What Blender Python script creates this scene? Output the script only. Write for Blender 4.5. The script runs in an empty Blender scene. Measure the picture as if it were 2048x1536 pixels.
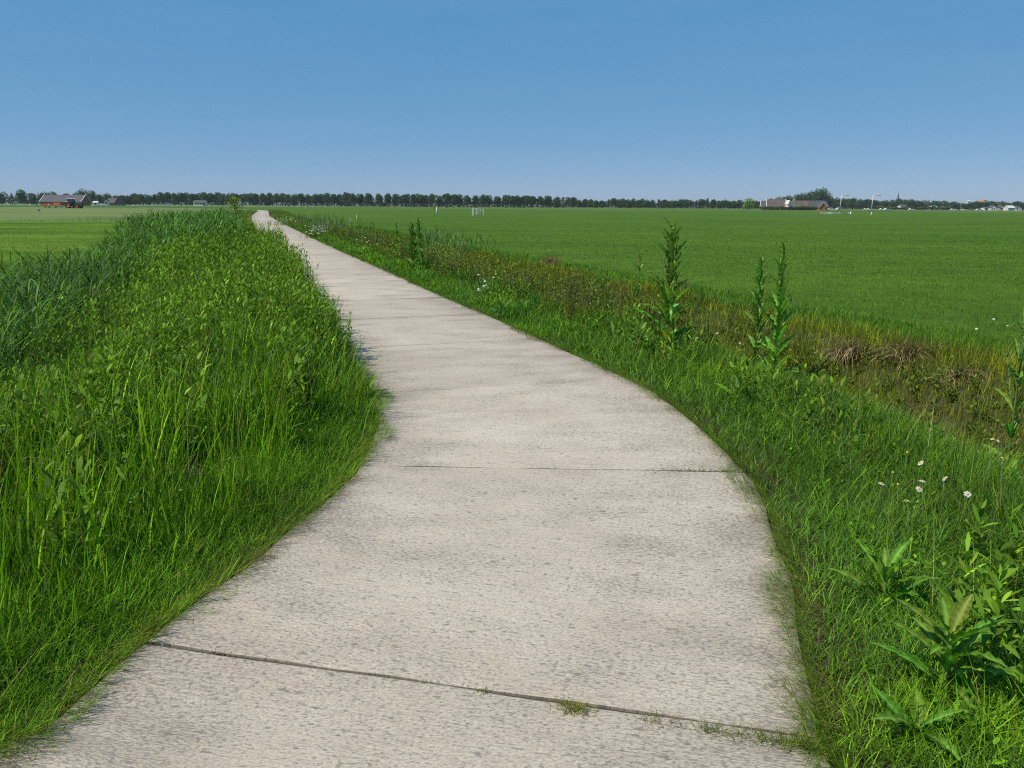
import bpy, math, random
import numpy as np
from mathutils import Matrix, Vector, Euler
PI = math.pi
R = math.radians
rng = np.random.default_rng(7)
random.seed(7)
scene = bpy.context.scene
COL = scene.collection

# ------------------------------------------------------------------ camera
EYE = 1.6
PITCH = math.atan((768 - 411.2) / 1600)
ROLL = math.atan(0.0062)
cam_d = bpy.data.cameras.new('camera')
cam = bpy.data.objects.new('camera', cam_d)
COL.objects.link(cam)
cam_d.sensor_width = 36
cam_d.lens = 36 * 1600 / 2048
cam_d.clip_start = 0.05
cam_d.clip_end = 12000
CM = Matrix.Translation((0, 0, EYE)) @ Matrix.Rotation(PI / 2 - PITCH, 4, 'X') @ Matrix.Rotation(ROLL, 4, 'Z')
cam.matrix_world = CM
scene.camera = cam

# ------------------------------------------------------------------ light
SUN_EL = R(53)
SUN_AZ = R(-112)      # clockwise from +Y (view direction); negative = from the left
world = bpy.data.worlds.new('World')
scene.world = world
world.use_nodes = True
wn = world.node_tree
wn.nodes.clear()
sky = wn.nodes.new('ShaderNodeTexSky')
sky.sky_type = 'NISHITA'
sky.sun_disc = False
sky.sun_elevation = SUN_EL
sky.sun_rotation = SUN_AZ
sky.altitude = 0
sky.air_density = 0.5
sky.dust_density = 0.0
sky.ozone_density = 6.0
bg = wn.nodes.new('ShaderNodeBackground')
bg.inputs['Strength'].default_value = 0.085
wo = wn.nodes.new('ShaderNodeOutputWorld')
# the clear blue of a dry summer sky: the physical sky plus an even blue air light
SK = 0.085
ma = wn.nodes.new('ShaderNodeVectorMath'); ma.operation = 'MULTIPLY_ADD'
ma.inputs[1].default_value = (.77, .45, .26)
ma.inputs[2].default_value = (.040 / SK, .228 / SK, .470 / SK)
wn.links.new(sky.outputs[0], ma.inputs[0])
# faint cirrus streaks low in the sky
tcw = wn.nodes.new('ShaderNodeTexCoord')
mpw = wn.nodes.new('ShaderNodeMapping'); mpw.inputs['Scale'].default_value = (2.5, 2.5, 22); mpw.inputs['Rotation'].default_value = (.05, .03, .4)
wn.links.new(tcw.outputs['Generated'], mpw.inputs['Vector'])
nw = wn.nodes.new('ShaderNodeTexNoise'); nw.inputs['Scale'].default_value = 1.6; nw.inputs['Detail'].default_value = 7; nw.inputs['Roughness'].default_value = .6
wn.links.new(mpw.outputs[0], nw.inputs['Vector'])
rw = wn.nodes.new('ShaderNodeValToRGB')
rw.color_ramp.elements[0].position = .45; rw.color_ramp.elements[0].color = (0, 0, 0, 1)
rw.color_ramp.elements[1].position = .8; rw.color_ramp.elements[1].color = (.07, .07, .07, 1)
wn.links.new(nw.outputs[0], rw.inputs[0])
mxw = wn.nodes.new('ShaderNodeMix'); mxw.data_type = 'RGBA'
wn.links.new(rw.outputs[0], mxw.inputs[0])
wn.links.new(ma.outputs[0], mxw.inputs[6])
mxw.inputs[7].default_value = (.42 / SK, .52 / SK, .62 / SK, 1)
wn.links.new(mxw.outputs[2], bg.inputs[0])
wn.links.new(bg.outputs[0], wo.inputs[0])
sd = bpy.data.lights.new('sun', 'SUN')
sd.energy = 4.9
sd.angle = R(0.53)
sd.color = (1.0, 0.925, 0.80)
sun = bpy.data.objects.new('sun', sd)
COL.objects.link(sun)
sdir = Vector((math.sin(SUN_AZ) * math.cos(SUN_EL), math.cos(SUN_AZ) * math.cos(SUN_EL), math.sin(SUN_EL)))
sun.rotation_euler = sdir.to_track_quat('Z', 'Y').to_euler()
sun.location = (-30, 0, 40)
scene.view_settings.view_transform = 'Standard'
scene.view_settings.look = 'None'
scene.view_settings.exposure = 0.0
scene.view_settings.gamma = 1
scene.render.engine = 'CYCLES'
scene.cycles.use_denoising = False
scene.cycles.filter_width = 1.15
scene.cycles.sample_clamp_indirect = 4
scene.cycles.max_bounces = 6
scene.cycles.transmission_bounces = 3

# ------------------------------------------------------------------ where a point of the photo lies on the land
def ray(px, py):
    return CM.to_3x3() @ Vector(((px - 1024) / 1600, -(py - 768) / 1600, -1))
def G(px, py, z=0.0):
    d = ray(px, py)
    t = (z - EYE) / d.z
    return Vector((d.x * t, d.y * t, z))
def D(px, dist):                       # a point at ground level, dist metres ahead
    d = ray(px, 411.2 + (px - 1024) * 0.0062)
    return Vector((d.x / d.y * dist, dist, 0.0))
def hor(px):
    return 411.2 + (px - 1024) * 0.0062
def ztop(px, py, dist):                # height of a point seen at (px,py) dist metres ahead
    return EYE + (hor(px) - py) / 1600 * dist * 1.02

# ------------------------------------------------------------------ path line
WID = 2.34
rp = [(1700, 1536), (1640, 1480), (1622, 1350), (1592, 1200), (1545, 1050), (1480, 940), (1400, 858), (1300, 790), (1200, 737),
      (1090, 688), (1000, 644), (900, 603), (830, 570), (760, 538), (700, 512), (640, 484), (590, 460), (556, 443), (540, 433)]
lp = [(0, 1475), (130, 1395), (270, 1300), (400, 1215), (500, 1132), (600, 1062), (700, 975), (745, 900), (764, 840), (765, 790), (752, 745)]
rpt = np.array([G(*p)[:2] for p in rp])
lpt = np.array([G(*p)[:2] for p in lp])
ys = np.concatenate([np.arange(1.9, 8, .1), np.arange(8, 100, .5)])
xr0 = np.interp(ys, rpt[:, 1], rpt[:, 0])
xl0 = np.interp(ys, lpt[:, 1], lpt[:, 0])
cx = np.where(ys < 7.6, (xr0 + xl0) / 2, np.nan)
dxdy = np.gradient(xr0, ys)
cxf = xr0 - WID / 2 / np.cos(np.arctan(dxdy))
cx = np.where(ys < 6.4, cx, np.where(ys > 7.6, cxf, 0))
w = np.clip((ys - 6.4) / 1.2, 0, 1)
cm = np.where(ys < 7.6, (xr0 + xl0) / 2, cxf)
cx = cm * (1 - w) + cxf * w
# smooth
def smooth(a, k):
    p = np.pad(a, k, mode='reflect', reflect_type='odd')
    ker = np.hanning(2 * k + 3)[1:-1]
    ker /= ker.sum()
    return np.convolve(p, ker, mode='valid')
yu = np.arange(1.9, 98, .1)
cu = np.interp(yu, ys, cx)
s1, s2 = smooth(cu, 7), smooth(cu, 40)
ww = np.clip((yu - 9) / 8, 0, 1)
cu = s1 * (1 - ww) + s2 * ww
# the far end bends to the right, the near end runs on behind the camera
e0 = np.array([[cu[0] + (yy - 1.9) * 0.36, yy] for yy in np.arange(-6, 1.9, .2)])
far = []
x, y = cu[-1], yu[-1]
k0 = (cu[-1] - cu[-60]) / 5.9
while y < 330:
    k = k0 + (-.30 - k0) * min(1, (y - 98) / 25)
    if y > 190: k = -.30 - .5 * min(1, (y - 190) / 60)
    y += .5
    x += k * .5
    far.append((x, y))
cen = np.vstack([e0, np.stack([cu, yu], 1), np.array(far)])
seg = np.hypot(*np.diff(cen, axis=0).T)
arc = np.concatenate([[0], np.cumsum(seg)])
S = np.arange(0, arc[-1], .05)
CX, CY = np.interp(S, arc, cen[:, 0]), np.interp(S, arc, cen[:, 1])
TX, TY = np.gradient(CX, S), np.gradient(CY, S)
ln = np.hypot(TX, TY); TX /= ln; TY /= ln
NX, NY = TY, -TX                      # to the right
RXx, RXy = CX + NX * WID / 2, CY + NY * WID / 2
LXx, LXy = CX - NX * WID / 2, CY - NY * WID / 2
def xR(y): return np.interp(y, RXy, RXx)
def xL(y): return np.interp(y, LXy, LXx)

# ------------------------------------------------------------------ value noise for numpy
def vnoise(x, y, sc, seed=0):
    x = np.asarray(x) * sc; y = np.asarray(y) * sc
    xi, yi = np.floor(x).astype(np.int64), np.floor(y).astype(np.int64)
    fx, fy = x - xi, y - yi
    fx = fx * fx * (3 - 2 * fx); fy = fy * fy * (3 - 2 * fy)
    def h(a, b):
        n = (a * 374761393 + b * 668265263 + seed * 1442695041) & 0xffffffff
        n = ((n ^ (n >> 13)) * 1274126177) & 0xffffffff
        return ((n ^ (n >> 16)) & 0xffff) / 65535.0
    return (h(xi, yi) * (1 - fx) + h(xi + 1, yi) * fx) * (1 - fy) + (h(xi, yi + 1) * (1 - fx) + h(xi + 1, yi + 1) * fx) * fy
def sstep(a, b, x):
    t = np.clip((x - a) / (b - a), 0, 1)
    return t * t * (3 - 2 * t)

def ground_z(x, y):
    x = np.asarray(x, float); y = np.asarray(y, float)
    u = x - xR(y); o = xL(y) - x
    jit = (vnoise(x, y, .9, 3) - .5) * .35
    un = u + jit
    dr = -.52 * sstep(1.35, 2.25, un) * (1 - sstep(2.75, 4.0, un))
    dr = dr * (1 - sstep(60, 90, y))
    dl = -.45 * sstep(1.9, 2.8, o) * (1 - sstep(3.4, 4.6, o)) * (1 - sstep(90, 120, y))
    rough = (vnoise(x, y, 2.3, 1) - .5) * .05 + (vnoise(x, y, 6, 2) - .5) * .02
    am = sstep(0.0, .5, u) * (1 - sstep(4, 7, u) * .7) + sstep(0.0, .5, o) * (1 - sstep(5, 7, o) * .7)
    am = am + (sstep(1.6, 2.2, u) * (1 - sstep(3, 3.8, u))) * 1.6
    return dr + dl + rough * am

# ------------------------------------------------------------------ materials
def mat_new(name):
    m = bpy.data.materials.new(name)
    m.use_nodes = True
    nt = m.node_tree
    nt.nodes.clear()
    return m, nt
def N(nt, t, **kw):
    n = nt.nodes.new(t)
    for k, v in kw.items():
        if hasattr(n, k): setattr(n, k, v)
        else: n.inputs[k].default_value = v
    return n
def principled(nt, rough=.6, spec=.3):
    b = nt.nodes.new('ShaderNodeBsdfPrincipled')
    b.inputs['Roughness'].default_value = rough
    b.inputs['Specular IOR Level'].default_value = spec
    o = nt.nodes.new('ShaderNodeOutputMaterial')
    nt.links.new(b.outputs[0], o.inputs[0])
    return b, o
def noise(nt, vec, scale, detail=4, rough=.55):
    n = nt.nodes.new('ShaderNodeTexNoise')
    n.inputs['Scale'].default_value = scale
    n.inputs['Detail'].default_value = detail
    n.inputs['Roughness'].default_value = rough
    if vec is not None: nt.links.new(vec, n.inputs['Vector'])
    return n
def ramp(nt, fac, stops):
    r = nt.nodes.new('ShaderNodeValToRGB')
    el = r.color_ramp.elements
    while len(el) < len(stops): el.new(.5)
    for e, (p, c) in zip(el, stops):
        e.position = p
        e.color = (c[0], c[1], c[2], 1) if len(c) > 1 else (c[0], c[0], c[0], 1)
    nt.links.new(fac, r.inputs[0])
    return r
def mixc(nt, fac, a, b, mode='MIX'):
    m = nt.nodes.new('ShaderNodeMix')
    m.data_type = 'RGBA'; m.blend_type = mode
    if isinstance(fac, (int, float)): m.inputs[0].default_value = fac
    else: nt.links.new(fac, m.inputs[0])
    for i, v in ((6, a), (7, b)):
        if isinstance(v, tuple): m.inputs[i].default_value = (v[0], v[1], v[2], 1)
        else: nt.links.new(v, m.inputs[i])
    return m.outputs[2]
def mapping(nt, vec, scale):
    m = nt.nodes.new('ShaderNodeMapping')
    m.inputs['Scale'].default_value = scale
    nt.links.new(vec, m.inputs['Vector'])
    return m.outputs[0]

def simple_mat(name, col, rough=.7, var=.25, scale=3.0, metal=0.0, spec=.3):
    m, nt = mat_new(name)
    b, o = principled(nt, rough, spec)
    b.inputs['Metallic'].default_value = metal
    tc = nt.nodes.new('ShaderNodeTexCoord')
    n = noise(nt, tc.outputs['Object'], scale, 5)
    lo = tuple(c * (1 - var) for c in col); hi = tuple(min(1, c * (1 + var)) for c in col)
    r = ramp(nt, n.outputs[0], [(.3, lo), (.7, hi)])
    nt.links.new(r.outputs[0], b.inputs['Base Color'])
    return m
def leaf_mat(name, transl=.35, rough=.5, spec=.35, tcol=(1.25, 1.35, .5)):
    m, nt = mat_new(name)
    b = nt.nodes.new('ShaderNodeBsdfPrincipled')
    b.inputs['Roughness'].default_value = rough
    b.inputs['Specular IOR Level'].default_value = spec
    at = nt.nodes.new('ShaderNodeAttribute'); at.attribute_name = 'Col'
    tc = nt.nodes.new('ShaderNodeTexCoord')
    n = noise(nt, tc.outputs['Object'], 9, 3)
    v = ramp(nt, n.outputs[0], [(.3, (.8,)), (.7, (1.2,))])
    c = mixc(nt, 1.0, at.outputs['Color'], v.outputs[0], 'MULTIPLY')
    nt.links.new(c, b.inputs['Base Color'])
    t = nt.nodes.new('ShaderNodeBsdfTranslucent')
    c2 = mixc(nt, 1.0, c, tcol, 'MULTIPLY')
    nt.links.new(c2, t.inputs['Color'])
    mx = nt.nodes.new('ShaderNodeMixShader')
    mx.inputs[0].default_value = transl
    nt.links.new(b.outputs[0], mx.inputs[1]); nt.links.new(t.outputs[0], mx.inputs[2])
    o = nt.nodes.new('ShaderNodeOutputMaterial')
    nt.links.new(mx.outputs[0], o.inputs[0])
    return m
M_GRASS = leaf_mat('grass_blades', .30, .6, .12)
M_REED = leaf_mat('reed_leaves', .25, .55, .2)
M_HERB = leaf_mat('herb_leaves', .3, .6, .14)
M_DRY = leaf_mat('dry_straw', .15, .8, .1, (1, 1, 1))
M_TREE = leaf_mat('tree_leaves', .2, .65, .15)
M_PETAL = leaf_mat('petals', .25, .6, .2, (1, 1, 1))

# ------------------------------------------------------------------ mesh helpers
def raw_mesh(name, V, starts, totals, loops, cols=None, mat=None, smoothf=False):
    me = bpy.data.meshes.new(name)
    me.vertices.add(len(V)); me.vertices.foreach_set('co', np.ascontiguousarray(V, dtype=np.float32).ravel())
    me.loops.add(len(loops)); me.loops.foreach_set('vertex_index', loops.astype(np.int32))
    me.polygons.add(len(starts))
    me.polygons.foreach_set('loop_start', starts.astype(np.int32))
    me.polygons.foreach_set('loop_total', totals.astype(np.int32))
    if smoothf: me.polygons.foreach_set('use_smooth', np.ones(len(starts), bool))
    if cols is not None:
        a = me.color_attributes.new('Col', 'FLOAT_COLOR', 'POINT')
        c = np.ones((len(V), 4), np.float32); c[:, :3] = cols
        a.data.foreach_set('color', c.ravel())
    if mat: me.materials.append(mat)
    me.update(calc_edges=True)
    return me
def link(name, me, parent=None, loc=None):
    o = bpy.data.objects.new(name, me)
    COL.objects.link(o)
    if parent: o.parent = parent
    if loc is not None: o.location = loc
    return o
def tag(o, label=None, cat=None, group=None, kind=None):
    if label: o['label'] = label
    if cat: o['category'] = cat
    if group: o['group'] = group
    if kind: o['kind'] = kind
    return o
def empty(name, loc, rz=0):
    o = bpy.data.objects.new(name, None)
    COL.objects.link(o)
    o.location = loc; o.rotation_euler = (0, 0, rz)
    o.empty_display_size = .2
    return o
def copy_tree(o, parent=None):
    c = o.copy(); COL.objects.link(c)
    if parent: c.parent = parent
    for ch in list(o.children): copy_tree(ch, c)
    return c

PROF = {
    'grass': lambda t: np.clip((1 - t) ** .7 * (0.55 + .9 * np.minimum(t * 3, .5)), .0, 1),
    'leaf': lambda t: np.sin(PI * np.clip(t * .93 + .05, 0, 1)) ** .8,
    'line': lambda t: np.full_like(t, 1.0) - .6 * t,
}
def blade_data(pos, h, w, az, lean, curl, col, rows=3, prof='grass', twist=None, tipcol=None):
    """strips that rise from pos; rows of two verts and a tip. returns V, loops, totals, cols"""
    n = len(pos)
    h = np.broadcast_to(h, n).astype(float); w = np.broadcast_to(w, n).astype(float)
    az = np.broadcast_to(az, n); lean = np.broadcast_to(lean, n).astype(float); curl = np.broadcast_to(curl, n).astype(float)
    dx, dy = np.cos(az), np.sin(az)
    tw = az + PI / 2 + (twist if twist is not None else 0)
    wx, wy = np.cos(tw), np.sin(tw)
    t = np.linspace(0, 1, rows + 1)
    k = 2 * rows + 1
    V = np.zeros((n, k, 3)); C = np.zeros((n, k, 3))
    # arc: angle from vertical goes lean -> lean+curl
    steps = t
    px = np.zeros(n); pz = np.zeros(n)
    prev = 0
    for i, ti in enumerate(t):
        if i > 0:
            a = lean + curl * (ti + prev) / 2
            px = px + np.sin(a) * h * (ti - prev); pz = pz + np.cos(a) * h * (ti - prev)
            prev = ti
        hw = w * .5 * PROF[prof](np.array([ti]))[0]
        cxp = pos[:, 0] + dx * px; cyp = pos[:, 1] + dy * px; cz = pos[:, 2] + pz
        shade = 1.0
        cc = col if tipcol is None else col * (1 - ti) + tipcol * ti
        if i < rows:
            V[:, 2 * i, 0] = cxp - wx * hw; V[:, 2 * i, 1] = cyp - wy * hw; V[:, 2 * i, 2] = cz
            V[:, 2 * i + 1, 0] = cxp + wx * hw; V[:, 2 * i + 1, 1] = cyp + wy * hw; V[:, 2 * i + 1, 2] = cz
            C[:, 2 * i] = cc; C[:, 2 * i + 1] = cc
        else:
            V[:, k - 1, 0] = cxp; V[:, k - 1, 1] = cyp; V[:, k - 1, 2] = cz
            C[:, k - 1] = cc
    q = []
    tot = []
    for i in range(rows - 1):
        q += [2 * i, 2 * i + 1, 2 * i + 3, 2 * i + 2]; tot.append(4)
    q += [2 * rows - 2, 2 * rows - 1, 2 * rows]; tot.append(3)
    L = (np.arange(n)[:, None] * k + np.array(q)[None, :]).ravel()
    T = np.tile(np.array(tot), n)
    return V.reshape(-1, 3), L, T, C.reshape(-1, 3)
def join_data(parts):
    Vs, Ls, Ts, Cs = [], [], [], []
    off = 0
    for V, L, T, C in parts:
        Vs.append(V); Ls.append(L + off); Ts.append(T); Cs.append(C); off += len(V)
    return np.vstack(Vs), np.concatenate(Ls), np.concatenate(Ts), np.vstack(Cs)
def data_obj(name, parts, mat, parent=None, loc=None):
    V, L, T, C = join_data(parts)
    st = np.concatenate([[0], np.cumsum(T)[:-1]])
    return link(name, raw_mesh(name, V, st, T, L, C, mat), parent, loc)
def palette(n, cols, jit=.22, wts=None):
    cols = np.array(cols)
    i = rng.choice(len(cols), n, p=wts)
    c = cols[i] * (1 + (rng.random((n, 1)) - .5) * 2 * jit)
    c = c * (1 + (rng.random((n, 3)) - .5) * .16)
    hi = rng.random((n, 1)) < .12
    lo = rng.random((n, 1)) < .25
    return np.where(hi, c * 1.6, np.where(lo, c * .55, c)) * np.where((c[:, 1] > c[:, 0] * 1.15)[:, None], np.array([[1.72, 1.42, .75]]), 1.0)
def U(a, b, n=None): return rng.uniform(a, b, n)

class MB:
    def __init__(s): s.V = []; s.F = []; s.sm = []
    def add(s, V, F, sm=False):
        o = len(s.V); s.V += [tuple(v) for v in V]; s.F += [tuple(i + o for i in f) for f in F]; s.sm += [sm] * len(F)
        return s
    def box(s, x0, x1, y0, y1, z0, z1):
        V = [(x0, y0, z0), (x1, y0, z0), (x1, y1, z0), (x0, y1, z0), (x0, y0, z1), (x1, y0, z1), (x1, y1, z1), (x0, y1, z1)]
        return s.add(V, [(0, 3, 2, 1), (4, 5, 6, 7), (0, 1, 5, 4), (1, 2, 6, 5), (2, 3, 7, 6), (3, 0, 4, 7)])
    def tube(s, pts, rad, seg=8):
        pts = [Vector(p) for p in pts]
        if not hasattr(rad, '__len__'): rad = [rad] * len(pts)
        V = []; F = []
        for i, p in enumerate(pts):
            d = (pts[min(i + 1, len(pts) - 1)] - pts[max(i - 1, 0)]).normalized()
            a = d.cross(Vector((0, 0, 1)))
            if a.length < .1: a = d.cross(Vector((1, 0, 0)))
            a.normalize(); b = d.cross(a)
            for k in range(seg):
                an = 2 * PI * k / seg
                V.append(p + (a * math.cos(an) + b * math.sin(an)) * rad[i])
        for i in range(len(pts) - 1):
            for k in range(seg):
                F.append((i * seg + k, i * seg + (k + 1) % seg, (i + 1) * seg + (k + 1) % seg, (i + 1) * seg + k))
        F.append(tuple(range(seg))); F.append(tuple((len(pts) - 1) * seg + k for k in range(seg - 1, -1, -1)))
        return s.add(V, F, True)
    def prism(s, poly, y0, y1):          # poly in xz, extruded along y
        n = len(poly)
        V = [(p[0], y0, p[1]) for p in poly] + [(p[0], y1, p[1]) for p in poly]
        F = [tuple(range(n)), tuple(range(2 * n - 1, n - 1, -1))]
        F += [(i, i + n, (i + 1) % n + n, (i + 1) % n) for i in range(n)]
        return s.add(V, F)
    def build(s, name, mat, parent=None, loc=None, smooth_all=False):
        me = bpy.data.meshes.new(name)
        me.from_pydata(s.V, [], s.F)
        me.polygons.foreach_set('use_smooth', [bool(x) for x in s.sm])
        me.materials.append(mat)
        import bmesh
        bm = bmesh.new(); bm.from_mesh(me); bmesh.ops.recalc_face_normals(bm, faces=bm.faces); bm.to_mesh(me); bm.free()
        me.update()
        return link(name, me, parent, loc)

# ================================================================== GROUND
def build_ground():
    yrow = np.concatenate([np.arange(-8, 1, .5), np.arange(1, 14, .11), np.geomspace(14, 100, 170)[0:], np.geomspace(104, 9000, 50)])
    ucol = np.concatenate([-np.geomspace(9000, 8.5, 40), np.arange(-8, 0, .16), np.arange(0, 8, .11), np.geomspace(8.2, 9000, 48)])
    # columns left of the path are measured from its right edge too; the strip under the slabs stays low
    Y, Uu = np.meshgrid(yrow, ucol, indexing='ij')
    near = np.clip(1 - np.abs(Uu) / 4000, 0, 1)
    X = xR(np.minimum(Y, 320)) + Uu
    Z = ground_z(X, Y)
    under = (X > xL(Y) + .02) & (X < xR(Y) - .02)
    Z = np.where(under & (Y < 330), -.02, Z)
    nr, nc = X.shape
    V = np.stack([X, Y, Z], -1).reshape(-1, 3)
    i = np.arange(nr - 1)[:, None] * nc + np.arange(nc - 1)[None, :]
    L = np.stack([i, i + 1, i + nc + 1, i + nc], -1).reshape(-1)
    nf = (nr - 1) * (nc - 1)
    T = np.full(nf, 4)
    x, y = V[:, 0], V[:, 1]
    u = x - xR(np.minimum(y, 320)); o = xL(np.minimum(y, 320)) - x
    right_field = np.array([.067, .134, .010])
    left_lush = np.array([.075, .15, .008])
    hay = np.array([.135, .185, .058])
    soil = np.array([.058, .046, .03])
    mixed = np.array([.05, .075, .02])
    C = np.tile(right_field, (len(V), 1))
    # right: patches toward the far end
    far = sstep(150, 420, y)
    pale = np.array([.16, .19, .055])
    nz = vnoise(x, y, .02, 5) * .6 + vnoise(x, y * 3, .008, 6) * .4
    f = far * sstep(.48, .62, nz) * .55
    C = C * (1 - f[:, None]) + pale * f[:, None]
    f = sstep(430, 560, y)[:, None] * .45
    C = C * (1 - f) + np.array([.12, .165, .05]) * f
    # left side
    lf = o > 3.8
    bnd = 66 + (x + 45) * .3 + (vnoise(x, y, .05, 9) - .5) * 8
    w1 = sstep(-3, 3, y - bnd)
    lush = left_lush * (.8 + .4 * vnoise(x, y, .25, 11))[:, None]
    stripe = sstep(.5, .75, vnoise(x * .35 + y * .12, y, .35, 12))[:, None] * .5
    lush = lush * (1 - stripe) + np.array([.17, .25, .03]) * stripe
    hy = hay * (.8 + .4 * vnoise(x, y * 1.5, .12, 13))[:, None]
    stripe = sstep(.55, .8, vnoise(x, y * 3, .03, 14))[:, None] * .45
    hy = hy * (1 - stripe) + np.array([.2, .23, .09]) * stripe
    CL = lush * (1 - w1[:, None]) + hy * w1[:, None]
    w2 = sstep(290, 300, y)[:, None]
    CL = CL * (1 - w2) + np.array([.06, .125, .025]) * w2
    w3 = sstep(520, 540, y)[:, None]
    CL = CL * (1 - w3) + np.array([.17, .22, .09]) * w3
    C = np.where(lf[:, None], CL, C)
    # verges and ditches
    v = ((u > -.3) & (u < 5.0) & (y < 95)) | ((o > -.3) & (o < 3.9))
    f = vnoise(x, y, 1.7, 21)[:, None]
    vg = mixed * (1 - f * .5) + soil * f * .5
    C = np.where(v[:, None], vg, C)
    f = (sstep(1.5, 2.1, u) * (1 - sstep(3.0, 3.5, u)) * (1 - sstep(60, 90, y)) * (.1 + .8 * sstep(11, 6, y)))[:, None] * .8
    C = C * (1 - f) + soil * f
    f = ((1 - sstep(.06, .3, np.abs(u))) + (1 - sstep(0, .28, np.abs(o)))).clip(0, 1)[:, None]
    C = C * (1 - f) + np.array([.06, .042, .026]) * f
    st = np.arange(nf) * 4
    m, nt = mat_new('meadow_ground')
    b, _ = principled(nt, .95, .1)
    at = nt.nodes.new('ShaderNodeAttribute'); at.attribute_name = 'Col'
    ge = nt.nodes.new('ShaderNodeNewGeometry')
    n1 = noise(nt, ge.outputs['Position'], 14, 6, .7)
    n2 = noise(nt, ge.outputs['Position'], 1.1, 5, .6)
    n3 = noise(nt, mapping(nt, ge.outputs['Position'], (.06, .16, .06)), 1, 5, .6)
    c = mixc(nt, 1, at.outputs['Color'], ramp(nt, n1.outputs[0], [(.3, (.55,)), (.7, (1.35,))]).outputs[0], 'MULTIPLY')
    c = mixc(nt, 1, c, ramp(nt, n2.outputs[0], [(.3, (.8,)), (.7, (1.2,))]).outputs[0], 'MULTIPLY')
    c = mixc(nt, 1, c, ramp(nt, n3.outputs[0], [(.32, (.74, .84, .85)), (.68, (1.26, 1.15, 1.0))]).outputs[0], 'MULTIPLY')
    nt.links.new(c, b.inputs['Base Color'])
    bp = nt.nodes.new('ShaderNodeBump'); bp.inputs['Strength'].default_value = .6; bp.inputs['Distance'].default_value = .05
    nt.links.new(n1.outputs[0], bp.inputs['Height']); nt.links.new(bp.outputs[0], b.inputs['Normal'])
    me = raw_mesh('ground', V, st, T, L, C, m, True)
    tag(link('ground', me), kind='structure')
build_ground()

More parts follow.
